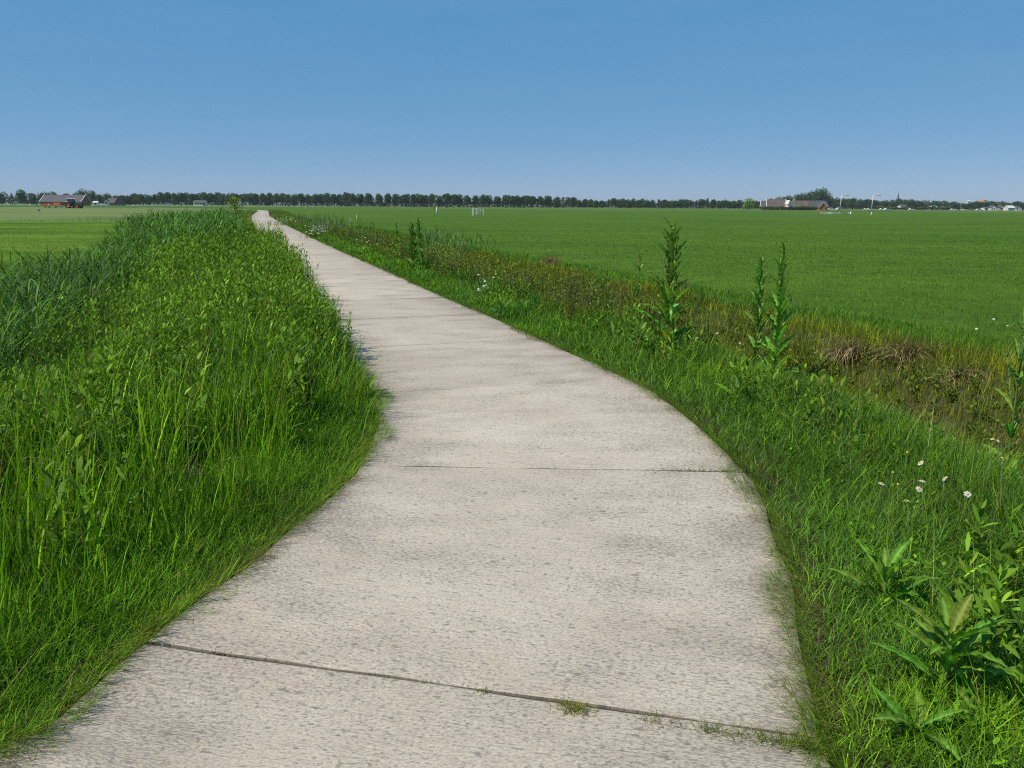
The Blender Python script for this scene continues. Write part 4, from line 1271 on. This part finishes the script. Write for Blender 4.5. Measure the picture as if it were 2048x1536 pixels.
for i, (px_, wd, t) in enumerate([(1560, 24, 393), (1576, 26, 391), (1592, 28, 388.5), (1605, 28, 386), (1620, 32, 384), (1634, 36, 379), (1646, 30, 376), (1658, 18, 392)]):
    lab = 'tallest tree of the high clump behind the farm' if i == 6 else ['leftmost and lowest big tree of the high clump behind the farm', 'second big tree from the left of the high clump behind the farm', 'third big tree from the left of the high clump behind the farm', 'fourth big tree from the left of the high clump behind the farm', 'second big tree left of the tallest in the high clump behind the farm', 'big tree touching the left side of the tallest in the high clump', '', 'low tree at the right foot of the tallest in the high clump'][i]
    tree_at(px_, t, 700, wd, ['big_1', 'big_2'][i % 2], lab, 'high tree clump behind the farm')
px_ = 1668
while px_ < 2075:
    tree_at(px_, ty(px_) + rt.uniform(-1.5, 2), rt.uniform(760, 840), rt.uniform(17, 27), rt.choice(['bushy_1', 'bushy_2', 'bushy_3', 'round_2']), 'distant tree of the low wood on the right horizon', 'low wood on the right horizon')
    px_ += rt.uniform(10, 15)
tree_at(1856, 399.5, 700, 4.5, 'column_1', 'left of the two slim poplars on the right horizon', None)
tree_at(1865, 400, 700, 4.5, 'column_1', 'right of the two slim poplars on the right horizon', None)

# hedges below the row
def hedge(x0, x1, dist, h, label, col, dens=1.0, seed=1):
    a, b = D(x0, dist), D(x1, dist)
    L = (b - a).length
    n = int(L * 42 * dens)
    r = np.random.default_rng(seed)
    t = r.uniform(0, 1, n)
    P = np.stack([t * L, r.normal(0, 1.0, n), np.zeros(n)], 1)
    hh = h * (.55 + .6 * vnoise(P[:, 0], P[:, 1] * 0, .13, seed))
    P[:, 2] = r.uniform(0, 1, n) ** .7 * hh
    c = palette(n, col, .3)
    root = data_obj('hedge', [blade_data(P, r.uniform(.6, 1.4, n), r.uniform(.6, 1.3, n), r.uniform(0, 6.3, n), r.uniform(0, 1.6, n), r.uniform(-.3, .8, n), c, 2, 'leaf', r.uniform(-1, 1, n))], M_TREE, None, (a.x, a.y, 0))
    root.rotation_euler = (0, 0, math.atan2(b.y - a.y, b.x - a.x))
    tag(root, label, 'hedge')
DK = [(.036, .07, .022), (.028, .055, .018)]
hedge(-40, 250, 655, 5.5, 'dark undergrowth below the wood on the left horizon', DK, 1, 1)
hedge(240, 684, 640, 5.5, 'dark undergrowth below the closed left stretch of the tree row', DK, 1.2, 2)
hedge(684, 1120, 612, 4.8, 'low dark hedge below the gappy middle stretch of the tree row', DK, 1.2, 3)
hedge(1110, 1560, 690, 5.5, 'dark undergrowth below the low row right of the middle', DK, 1.2, 4)
hedge(1540, 2090, 850, 6.5, 'dark undergrowth below the wood on the right horizon', DK, 1.3, 5)
hedge(1755, 1785, 690, 3.2, 'light green bushes in front of the wood left of the church spire', [(.10, .15, .03), (.08, .13, .03)], 1.5, 6)
hedge(1524, 1634, 455, 1.5, 'low hedge and weeds in front of the farm buildings on the right', [(.05, .08, .02), (.04, .065, .02)], 1.2, 8)
hedge(1786, 1900, 700, 2.2, 'low grey-green hedge in front of the houses on the right', [(.05, .075, .03)], 1.2, 7)

# young light tree by the path, left
def sapling(px, py_top, dist, label):
    p = D(px, dist)
    root = empty('young_tree', (p.x, p.y, 0))
    tag(root, label, 'young tree')
    H = ztop(px, py_top, dist)
    mb = MB().tube([(0, 0, 0), (.03, 0, H * .5), (0, .02, H * .95)], [.03, .02, .006], 6)
    for k in range(7):
        a = k * 2.3; z = H * (.25 + .09 * k)
        mb.tube([(0, 0, z), (math.cos(a) * .25, math.sin(a) * .25, z + .22)], [.01, .004], 4)
    mb.build('trunk', M_BARK, root)
    n = 900
    r = np.random.default_rng(5)
    zz = r.uniform(.15, 1, n)
    P = np.stack([r.normal(0, .24, n) * (1.15 - zz * .6), r.normal(0, .24, n), zz * H], 1)
    data_obj('crown', [blade_data(P, .11, .05, r.uniform(0, 6.3, n), r.uniform(0, 1.2, n), .4, palette(n, [(.13, .2, .03), (.09, .17, .025)]), 2, 'leaf')], M_TREE, root)
sapling(468, 396, 42, 'small light green sapling above the reeds left of the far path')

# ================================================================== BUILDINGS
M_ROOFG = simple_mat('grey_roof', (.09, .082, .09), .8, .12, .4)
M_ROOFB = simple_mat('brown_roof', (.105, .083, .073), .85, .2, .6)
M_ROOFD = simple_mat('dark_roof', (.07, .072, .078), .8, .2, .5)
M_ROOFO = simple_mat('orange_tiles', (.42, .17, .09), .8, .2, .6)
M_BRICK = simple_mat('red_brick', (.26, .085, .045), .85, .2, 1)
M_BRICK2 = simple_mat('orange_brick', (.48, .13, .06), .85, .15, 1)
M_WHITE = simple_mat('white_paint', (.62, .61, .57), .6, .06, 1)
M_CREAM = simple_mat('cream_wall', (.36, .32, .27), .8, .1, 1)
M_GLASS = simple_mat('dark_glass', (.03, .04, .05), .15, .2, 1, spec=.6)
M_CHIM = simple_mat('chimney_brick', (.26, .14, .1), .9, .2, 3)
M_WOODW = simple_mat('weathered_white_wood', (.62, .62, .58), .8, .12, 8)
M_GALV = simple_mat('galvanised_steel', (.48, .5, .5), .45, .15, 12, metal=.5)
def house(px, dist, W, Dp, eave, ridge, label, cat='house', wall=M_WHITE, roof=M_ROOFG, along=True, rz=0, verge=True, nwin=3, chim=0, door=True, hip=0.0, name='house'):
    """along: the ridge runs across the view, else the gable faces the camera"""
    p = D(px, dist)
    root = empty(name, (p.x, p.y, 0), rz)
    tag(root, label, cat)
    hw, hd = W / 2, Dp / 2
    if along:
        wl = MB().box(-hw, hw, -hd, hd, -.2, eave)
        tri = lambda x: [(x, -hd, eave), (x, hd, eave), (x, 0, ridge - .1)]
        V = tri(-hw) + tri(hw)
        wl.add(V, [(0, 1, 2), (5, 4, 3), (0, 2, 5, 3), (1, 4, 5, 2)])
        wl.build('wall', wall, root)
        ov = .35; k = (ridge - eave) / hd
        h_ = hip * W * .5
        rf = MB()
        for s_ in (-1, 1):
            V = [(-hw - ov, s_ * (hd + ov), eave - k * ov), (hw + ov, s_ * (hd + ov), eave - k * ov), (hw + ov - h_, 0, ridge), (-hw - ov + h_, 0, ridge)]
            V += [(x_, y_, z_ + .18) for x_, y_, z_ in V]
            rf.add(V, [(0, 1, 2, 3), (4, 5, 6, 7), (0, 1, 5, 4), (1, 2, 6, 5), (2, 3, 7, 6), (3, 0, 4, 7)])
            if hip:
                V = [(s_ * (hw + ov), -hd - ov, eave - k * ov + .15), (s_ * (hw + ov), hd + ov, eave - k * ov + .15), (s_ * (hw + ov - h_), 0, ridge + .15)]
                rf.add(V, [(0, 1, 2)])
        r_ = rf.build('roof', roof, root)
        if verge:
            for s_ in (-1, 1):
                vb = MB()
                for sy in (-1, 1):
                    x0 = s_ * (hw + ov)
                    a = Vector((x0, sy * (hd + ov), eave - k * ov + .1)); b = Vector((x0, 0, ridge + .1))
                    vb.add([a + Vector((-.16, 0, -.1)), a + Vector((.16, 0, -.1)), b + Vector((.16, 0, -.1)), b + Vector((-.16, 0, -.1)), a + Vector((-.16, 0, .3)), a + Vector((.16, 0, .3)), b + Vector((.16, 0, .3)), b + Vector((-.16, 0, .3))],
                           [(0, 1, 2, 3), (4, 5, 6, 7), (0, 1, 5, 4), (1, 2, 6, 5), (2, 3, 7, 6), (3, 0, 4, 7)])
                vb.build('verge_board', M_WHITE, r_)
        front = -hd; fw = W
    else:
        MB().prism([(-hw, -.2), (hw, -.2), (hw, eave), (0, ridge - .1), (-hw, eave)], -hd, hd).build('wall', wall, root)
        ov = .35; k = (ridge - eave) / hw
        rf = MB(); 
        for s_ in (-1, 1):
            V = [(s_ * (hw + ov), -hd - ov, eave - k * ov), (0, -hd - ov, ridge), (0, hd + ov, ridge), (s_ * (hw + ov), hd + ov, eave - k * ov)]
            V += [(x_, y_, z_ + .18) for x_, y_, z_ in V]
            rf.add(V, [(0, 1, 2, 3), (4, 5, 6, 7), (0, 1, 5, 4), (1, 2, 6, 5), (2, 3, 7, 6), (3, 0, 4, 7)])
        r_ = rf.build('roof', roof, root)
        if verge:
            vb = MB()
            for s_ in (-1, 1):
                a = Vector((s_ * (hw + ov), -hd - ov - .06, eave - k * ov)); b = Vector((0, -hd - ov - .06, ridge))
                V = [a, b, b + Vector((0, 0, .4)), a + Vector((0, 0, .4))]
                V += [v + Vector((0, -.08, 0)) for v in V]
                vb.add(V, [(0, 1, 2, 3), (4, 5, 6, 7), (0, 1, 5, 4), (1, 2, 6, 5), (2, 3, 7, 6), (3, 0, 4, 7)])
            vb.build('verge_board', M_WHITE, r_)
        front = -hd; fw = W
    for i in range(nwin):
        x0 = -fw / 2 + fw * (i + 1) / (nwin + 1) - .5
        wz = min(1.0, eave * .35)
        f = MB().box(x0 - .08, x0 + 1.08, front - .05, front + .02, wz - .08, min(eave - .15, wz + 1.2) + .05).build('window', M_WOODW, root)
        MB().box(x0, x0 + 1, front - .08, front - .052, wz, min(eave - .2, wz + 1.15)).build('pane', M_GLASS, f)
    if door: MB().box(fw * .36, fw * .36 + .95, front - .06, front + .02, 0, min(2.05, eave - .1)).build('door', M_GLASS, root)
    for i in range(chim):
        x0 = (-.3 + .6 * i) * W
        y0 = 0
        MB().box(x0 - .35, x0 + .35, -.35, .35, ridge - .6, ridge + 1.0).build('chimney', M_CHIM, r_)
    return root
house(131.5, 520, 26.5, 11, 2.3, 6.3, 'long low barn with wide grey roof, white roof edges and red walls behind the tractor', 'barn', M_BRICK, M_ROOFG, True, R(-4), True, 4, name='barn')
house(240, 560, 6.5, 9, 1.2, 6.0, 'brown-roofed house with a pointed gable at the edge of the left wood', 'house', M_ROOFB, M_ROOFB, False, R(20), False, 2)
house(229, 565, 7, 7, 1.8, 4.8, 'low brown-roofed wing house left of the pointed gable', 'house', M_BRICK, M_ROOFB, True, R(5), False, 2)
house(401, 600, 8.5, 5, 2.4, 3.8, 'long low white building with dark windows under the tree row', 'shed', M_WHITE, M_ROOFG, True, 0, False, 4, name='shed')
house(479, 600, 2.8, 4, 1.9, 4.0, 'tiny pale gabled shed under the trees left of the far path', 'shed', M_CREAM, M_WHITE, False, 0, False, 0, door=False, name='shed')
house(192, 540, 2.6, 3, 1.9, 2.7, 'small white shed right of the grey barn', 'shed', M_WHITE, M_WHITE, True, R(10), False, 1, door=False, name='shed')
house(214, 545, 2.2, 3, 3.0, 3.9, 'narrow white hut between the grey barn and the brown roofs', 'shed', M_WHITE, M_ROOFD, False, R(10), False, 1, door=False, name='shed')
house(63, 668, 3.0, 4, 7.5, 9, 'white house gable just showing through the wood left of the barn', 'house', M_WHITE, M_ROOFG, False, 0, False, 2)
house(70, 650, 3.0, 4, 4.2, 5.4, 'lower white house front showing through the left wood', 'house', M_WHITE, M_ROOFG, False, R(15), False, 1)
# farm on the right
house(1551, 520, 11, 11, 2.2, 6.4, 'brown-grey farmhouse roof with white left edge and chimneys', 'farmhouse', M_CREAM, M_ROOFB, True, R(-14), True, 3, 2)
house(1533, 540, 7, 9, 2, 5.6, 'dark roofed farm wing with a white verge board, leftmost of the farm', 'farmhouse', M_BRICK, M_ROOFD, True, R(-20), True, 2, chim=0)
house(1592, 500, 12.5, 10, 1.2, 5.3, 'mossy dark hipped barn roof in the middle of the farm', 'barn', M_BRICK, simple_mat('mossy_roof', (.10, .105, .07), .9, .25, .6), True, R(6), False, 2, hip=.55, name='barn')
house(1620, 545, 20, 12, 2.2, 5.9, 'long dark slate barn roof behind the red shed', 'barn', M_ROOFD, M_ROOFD, True, R(3), False, 2, name='barn')
house(1642, 480, 4.2, 6, 1.9, 4.6, 'small orange-red shed with a white-edged gable at the right of the farm', 'shed', M_BRICK2, M_ROOFD, False, 0, True, 0, name='shed')
house(1575.5, 495, 1.6, 3, 4.0, 5.6, 'narrow white gable front in the middle of the farm', 'house', M_WHITE, M_WHITE, False, R(15), False, 1, door=False)
house(1588, 560, 1.5, 2, 6.4, 7.6, 'white chimney-like dormer peeking over the farm roofs', 'house', M_WHITE, M_CHIM, False, 0, False, 0, door=False)
# village on the right horizon
vill = [(1804, 760, 6, 3.2, 4.6, 'white house left part of the right horizon', M_WHITE, M_ROOFD), (1869, 740, 5, 2.6, 4.2, 'small white house just right of the slim poplars', M_WHITE, M_ROOFG),
        (1860, 735, 2.5, 2, 3.2, 'tiny white hut at the foot of the slim poplars', M_WHITE, M_WHITE), (1885, 745, 3, 2.2, 3.6, 'grey-brown small house right of the poplars', M_CREAM, M_ROOFB),
        (1927, 800, 1.5, 4.2, 5.4, 'tall narrow white house front between the poplars and the village', M_WHITE, M_WHITE), (1984, 740, 5, 2.6, 4.4, 'white gabled house with grey roof, left of the two largest white houses', M_WHITE, M_ROOFG),
        (1968, 700, 3, 1.8, 2.8, 'low white shed left of the white gabled house', M_WHITE, M_ROOFG), (2000, 740, 3, 3, 5, 'pale narrow house between the two largest white houses', M_CREAM, M_ROOFG),
        (2018, 730, 6.5, 2.4, 4.2, 'broad white house, right one of the two largest white houses', M_WHITE, M_WHITE), (2034, 740, 5, 2.2, 3.6, 'white low house last before the right edge', M_WHITE, M_ROOFG)]
for i, (a, d_, w_, e_, r_, l, wm, rm) in enumerate(vill): house(a, d_, w_, 6, e_, r_, l, 'house', wm, rm, i % 2 == 0, R(8 * (-1) ** i), False, 2, door=False)
house(1957, 900, 6, 6, 8.0, 10, 'orange-roofed house rising over the trees on the right horizon', 'house', M_CREAM, M_ROOFO, True, 0, False, 2, door=False)
house(1966, 905, 3, 6, 10.0, 11, 'pale gable beside the orange roof over the trees', 'house', M_WHITE, M_ROOFO, False, 0, False, 1, door=False)
house(1934, 900, 3, 5, 9.2, 10, 'white roof tip showing above the trees left of the orange roof', 'house', M_WHITE, M_WHITE, True, 0, False, 1, door=False)
# church spire
def spire(px, dist, top):
    p = D(px, dist)
    root = empty('church_tower', (p.x, p.y, 0))
    tag(root, 'thin dark church spire rising over the trees on the right horizon', 'church')
    H = ztop(px, top, dist)
    MB().box(-2.2, 2.2, -2.2, 2.2, 0, H * .52).build('tower', M_ROOFD, root)
    mb = MB()
    sg = 8
    V = [(math.cos(2 * PI * k / sg + PI / 8) * 2.3, math.sin(2 * PI * k / sg + PI / 8) * 2.3, H * .52) for k in range(sg)] + [(math.cos(2 * PI * k / sg) * .9, math.sin(2 * PI * k / sg) * .9, H * .72) for k in range(sg)] + [(0, 0, H)]
    mb.add(V, [(k, (k + 1) % sg, sg + (k + 1) % sg, sg + k) for k in range(sg)] + [(sg + k, sg + (k + 1) % sg, 2 * sg) for k in range(sg)])
    mb.build('spire', M_ROOFD, root)
spire(1794, 1100, 386)
# white masts with an arm
M_ORANGE = simple_mat('orange_cloth', (.75, .32, .12), .7, .15, 2)
def mast(px, dist, top, label, arm):
    p = D(px, dist)
    root = empty('windsock_mast', (p.x, p.y, 0))
    tag(root, label, 'mast')
    H = ztop(px, top, dist)
    k = dist / 1600
    MB().tube([(-1.0 * k, 0, 0), (0, 0, H)], [.85 * k, .6 * k], 8).build('pole', M_WHITE, root)
    MB().tube([(-.6 * k, 0, H), (arm * k, 0, H + .1)], [.5 * k, .4 * k], 6).build('arm', M_WHITE, root)
    MB().tube([(arm * k, 0, H + .1), ((arm + 2) * k, 0, H + .4 * k), ((arm + 4.5) * k, 0, H + .3 * k)], [1.0 * k, 1.5 * k, .6 * k], 8).build('sock', M_ORANGE, root)
mast(1681, 470, 392.5, 'white mast with short arm and faint orange tip, left one by the farm', 9)
mast(1744, 470, 392.5, 'white mast with horizontal arm and orange tip, right one by the wood', 10)

# ------------------------------------------------------------------ cars by the farm
M_TYRE = simple_mat('rubber', (.02, .02, .02), .8, .2, 10)
def make_car(mat, name='parked_car'):
    root = empty(name, (0, 0, 0))
    MB().prism([(-2.1, .3), (2.1, .3), (2.15, .7), (1.95, .85), (1.0, .92), (.5, 1.4), (-1.2, 1.42), (-1.9, .95), (-2.15, .85)], -.85, .85).build('body', mat, root)
    MB().prism([(.86, .96), (.42, 1.34), (-1.1, 1.36), (-1.6, .97)], -.87, -.855).build('window', M_GLASS, root)
    for x_ in (-1.35, 1.35):
        for y_ in (-.86, .70):
            mb = MB()
            V = [(x_ + math.cos(a) * .32, yy, .32 + math.sin(a) * .32) for yy in (y_, y_ + .16) for a in np.linspace(0, 2 * PI, 12, endpoint=False)]
            mb.add(V, [tuple(range(12)), tuple(range(23, 11, -1))] + [(i, (i + 1) % 12, 12 + (i + 1) % 12, 12 + i) for i in range(12)]).build('wheel', M_TYRE, root)
    return root
car0 = make_car(M_WHITE)
spots = [(1652, 500, 0, 'white car right beside the orange-red shed'), (1663, 505, 1, 'white car second to the right of the orange-red shed'), (1679, 480, 0, 'white car at the foot of the left mast'),
         (1735, 520, 0, 'white car left of the right mast'), (1741, 515, 0, 'white car tight against the right mast'), (1766, 505, 0, 'white car, left of a pair right of the right mast'),
         (1775, 500, 0, 'white car, right of a pair right of the right mast'), (1824, 520, 0, 'lone white car below the church spire'), (1908, 520, 0, 'white low vehicle on the field edge right of the poplars'),
         (1959, 540, 0, 'white car left of the broad white houses'), (1571, 470, 0, 'white car in front of the farm roofs'), (202, 520, 0, 'white car right of the grey barn')]
for i, (px_, d_, k_, l) in enumerate(spots):
    c = car0 if i == 0 else copy_tree(car0)
    p = D(px_, d_); c.location = (p.x, p.y, 0); c.rotation_euler = (0, 0, rt.uniform(-.3, .3))
    tag(c, l, 'car', 'white cars along the horizon')

# ------------------------------------------------------------------ pasture gate, posts, rails
def post(px, base, h, w_, label, m=M_WOODW, lean=0):
    g = G(px, base)
    root = MB().tube([(0, 0, -.1), (lean * .5, 0, h * .5), (lean, 0, h - .05), (lean, 0, h)], [w_ * 1.0, w_ * .97, w_ * .93, w_ * .6], 8)
    o = root.build('fence_post', m, None, (g.x, g.y, 0))
    tag(o, label, 'post')
post(873.5, 429, 1.2, .14, 'short pale post standing alone in the pasture among weeds')
post(1700, 431, .8, .14, 'pale post at the right end of the long low rail', M_WOODW, .1)
post(1742, 431, .7, .12, 'lone leaning pale post right of the low rail', M_WOODW, .12)
post(714, 443, .65, .04, 'thin short post by the reeds near the blossoms')
post(701, 446, .4, .04, 'lowest thin post left of the other thin post by the reeds')
post(787, 413.5, 3.2, .14, 'thin white pole in front of the middle tree row')
def gate(px0, px1, base, h):
    a, b = G(px0, base), G(px1, base)
    root = empty('field_gate', a)
    tag(root, 'grey metal field gate with white posts standing alone in the pasture', 'gate')
    L = b.x - a.x
    MB().box(-.16, .13, -.13, .13, -.1, h + .02).build('post', M_WHITE, root)
    MB().box(L - .05, L + .05, -.05, .05, -.1, h - .02).build('post', M_WOODW, root)
    fr = MB()
    for z in (.2, .45, .7, h - .08): fr.tube([(.13, 0, z), (L - .05, 0, z)], .03, 6)
    for i in range(5):
        x_ = .2 + (L - .3) * i / 4
        fr.tube([(x_, 0, .15), (x_, 0, h - .08)], .022, 6)
    fr.build('frame', M_GALV, root)
    bk = MB()
    bk.box(.15, L - .05, .9, .96, .0, h * .8); 
    for i in range(4):
        x_ = .3 + (L - .4) * i / 3
        bk.box(x_ - .04, x_ + .04, .86, .9, 0, h * .95)
    return root
gate(946, 967, 430.5, 1.12)
def rail(px0, px1, base, label):
    a, b = G(px0, base), G(px1, base + .5)
    root = empty('rail_fence', a)
    tag(root, label, 'fence')
    L = (b - a).length; an = math.atan2(b.y - a.y, b.x - a.x); root.rotation_euler = (0, 0, an)
    for z in (.35, .62): MB().tube([(0, 0, z), (L, 0, z - .03)], .035, 6).build('rail', M_GALV, root)
    for i in range(4): MB().tube([(L * i / 3, 0, 0), (L * i / 3, 0, .7)], .045, 6).build('post', M_GALV, root)
rail(1641, 1696, 430.5, 'long low pale green rail in the pasture below the farm')
# far pasture fence line on the horizon
def long_fence(px0, px1, dist, label, n):
    a, b = D(px0, dist), D(px1, dist)
    root = empty('wire_fence', a)
    tag(root, label, 'fence')
    L = (b - a).length
    MB().box(0, L, -.03, .03, .95, 1.03).build('rail', M_WOODW, root)
    for i in range(n):
        MB().box(L * i / (n - 1) - .06, L * i / (n - 1) + .06, -.06, .06, 0, 1.15).build('post', M_WOODW, root)
long_fence(596, 640, 330, 'short pale rail fence right of where the path meets the horizon', 4)
long_fence(303, 345, 560, 'pale fence below the trees left of the long white building', 9)

# bird in the hay field
def bird(px, py):
    g = G(px, py)
    root = empty('bird', (g.x, g.y, 0)); tag(root, 'black bird standing in the mown field left of the reeds', 'bird')
    mb = MB().tube([(-.2, 0, .2), (-.12, 0, .22), (0, 0, .25), (.12, 0, .29), (.17, 0, .35), (.21, 0, .38), (.25, 0, .37), (.31, 0, .36)], [.015, .05, .09, .075, .045, .045, .03, .006], 10)
    for s_ in (-1, 1): mb.tube([(.0, s_ * .03, 0), (.01, s_ * .03, .2)], .01, 5)
    mb.build('body', simple_mat('black_feathers', (.015, .015, .02), .6, .2, 20), root)
    root.scale = (1.3, 1.3, 1.3)
bird(78, 424)

# ------------------------------------------------------------------ tractor and hay rake
M_TRG = simple_mat('tractor_green', (.03, .09, .06), .4, .1, 3, spec=.5)
M_RED = simple_mat('red_rim', (.50, .07, .04), .5, .12, 3)
M_REDO = simple_mat('orange_red_paint', (.62, .13, .05), .5, .15, 2)
M_YELL = simple_mat('yellow_paint', (.6, .5, .2), .6, .2, 2)
M_DARK = simple_mat('dark_metal', (.04, .04, .045), .5, .2, 4)
def wheel(parent, x, y, r_, w_, rimr, name='wheel'):
    e = empty(name, (x, y, r_)); e.parent = parent
    sg = 24
    def lathe(prof, mat, nm):
        V = []; F = []
        for (rr, yy) in prof:
            for k in range(sg): V.append((math.cos(2 * PI * k / sg) * rr, yy, math.sin(2 * PI * k / sg) * rr))
        for j in range(len(prof) - 1):
            for k in range(sg): F.append((j * sg + k, j * sg + (k + 1) % sg, (j + 1) * sg + (k + 1) % sg, (j + 1) * sg + k))
        return MB().add(V, F, True).build(nm, mat, e)
    h = w_ / 2
    tb = lathe([(rimr, -h * .8), (r_ * .92, -h), (r_, -h * .7), (r_, h * .7), (r_ * .92, h), (rimr, h * .8), (rimr, -h * .8)], M_TYRE, 'tyre')
    rm = lathe([(rimr, -h * .8), (rimr * .85, -h * .35), (rimr * .3, -h * .3), (rimr * .25, -h * .6), (.01, -h * .6)], M_RED, 'rim')
    return e
def tractor(px, dist):
    p = D(px, dist)
    root = empty('tractor', (p.x, p.y, 0), R(-6))
    tag(root, 'dark green tractor with red wheel rims and white cab roof in the hay field', 'tractor')
    RR, FR = .98, .70
    wheel(root, -1.25, -.98, RR, .55, .62); wheel(root, -1.25, .98, RR, .55, .62)
    wheel(root, 1.55, -.92, FR, .42, .42); wheel(root, 1.55, .92, FR, .42, .42)
    MB().prism([(-1.7, .75), (2.05, .62), (2.25, .8), (2.28, 1.35), (2.1, 1.62), (.3, 1.8), (-.1, 1.8), (-1.7, 1.5)], -.40, .40).build('hood', M_TRG, root)
    MB().box(-.2, 1.9, -.28, .28, .5, .75).build('chassis', M_DARK, root)
    for s_ in (-1, 1):
        pr = [(-2.35, 1.2), (-2.2, 1.75), (-1.6, 2.08), (-.95, 2.08), (-.4, 1.75), (-.25, 1.3), (-.36, 1.3), (-.5, 1.68), (-1.0, 1.98), (-1.55, 1.98), (-2.1, 1.68), (-2.22, 1.2)]
        MB().prism(pr, min(s_ * .68, s_ * 1.25), max(s_ * .68, s_ * 1.25)).build('fender', M_TRG, root)
    cab = empty('cab', (0, 0, 0)); cab.parent = root
    fr = MB()
    for x0, x1 in ((-1.75, -1.6), (.05, -.15), (-.75, -.75)):
        for s_ in (-1, 1): fr.tube([(x0, s_ * .72, 1.5), (x1, s_ * .68, 2.78)], .05, 6)
    fr.build('frame', M_DARK, cab)
    MB().prism([(-1.7, 1.5), (0, 1.5), (-.15, 2.75), (-1.58, 2.75)], -.66, .66).build('pane', M_GLASS, cab)
    MB().prism([(-1.85, 2.78), (.15, 2.78), (.2, 2.86), (-.05, 3.0), (-1.7, 3.0), (-1.9, 2.9)], -.8, .8).build('roof', M_WHITE, cab)
    MB().tube([(.5, -.45, 1.5), (.5, -.45, 2.6)], .05, 6).build('exhaust', M_DARK, root)
    MB().prism([(-1.95, 1.9), (-1.2, 2.12), (-1.0, 1.95), (-1.9, 1.75)], -1.28, -1.24).build('light_bar', M_WHITE, root)
    return root
TX0 = 147
tractor(TX0 + .5, 246)
def rake(px, dist):
    p = D(px, dist)
    root = empty('hay_rake', (p.x, p.y, 0), R(-6))
    tag(root, 'folded orange-red rotary hay rake with yellow arms towed behind the tractor', 'farm implement')
    fr = MB()
    fr.box(-3.3, 2.2, -.12, .12, .95, 1.15); fr.tube([(2.2, 0, 1.05), (3.4, 0, .6), (4.2, 0, .55)], .09, 8)
    fr.box(-3.3, -3.05, -1.2, 1.2, .7, .95); fr.box(-1.2, -.95, -1.4, 1.4, 1.0, 1.2)
    fr.build('frame', M_REDO, root)
    MB().box(-.3, 2.0, -1.3, 1.3, 1.0, 1.62).build('guard', M_REDO, root)
    MB().prism([(-3.2, 1.15), (-1.0, 1.5), (-.9, 1.35), (-3.1, 1.0)], -1.35, -1.25).build('guard', M_REDO, root)
    for cx_ in (-2.1, .9):
        rt_ = MB()
        rt_.tube([(cx_, -.7, .45), (cx_, -.7, 1.1)], .1, 8)
        for k in range(10):
            a = 2 * PI * k / 10
            e = (cx_ + math.cos(a) * 1.15, -.7 + math.sin(a) * 1.15, .55)
            rt_.tube([(cx_, -.7, .6), e], .03, 5)
            for dz_ in (-.08, 0, .08): rt_.tube([e, (e[0] + dz_, e[1], .12)], .015, 4)
        rt_.build('rotor', M_YELL, root)
    for (x_, y_) in ((-3.1, -1.0), (-3.1, 1.0), (.2, -1.0)): wheel(root, x_, y_, .36, .2, .2)
rake(113, 246)


# ------------------------------------------------------------------ haze
m, nt = mat_new('thin_air')
pv = nt.nodes.new('ShaderNodeVolumePrincipled')
pv.inputs['Density'].default_value = .00012
pv.inputs['Color'].default_value = (.66, .78, .88, 1)
pv.inputs['Anisotropy'].default_value = 0.0
ov_ = nt.nodes.new('ShaderNodeOutputMaterial')
nt.links.new(pv.outputs[0], ov_.inputs['Volume'])
tag(MB().box(-9600, 9600, -60, 9600, -2, 60).build('haze', m), kind='stuff')
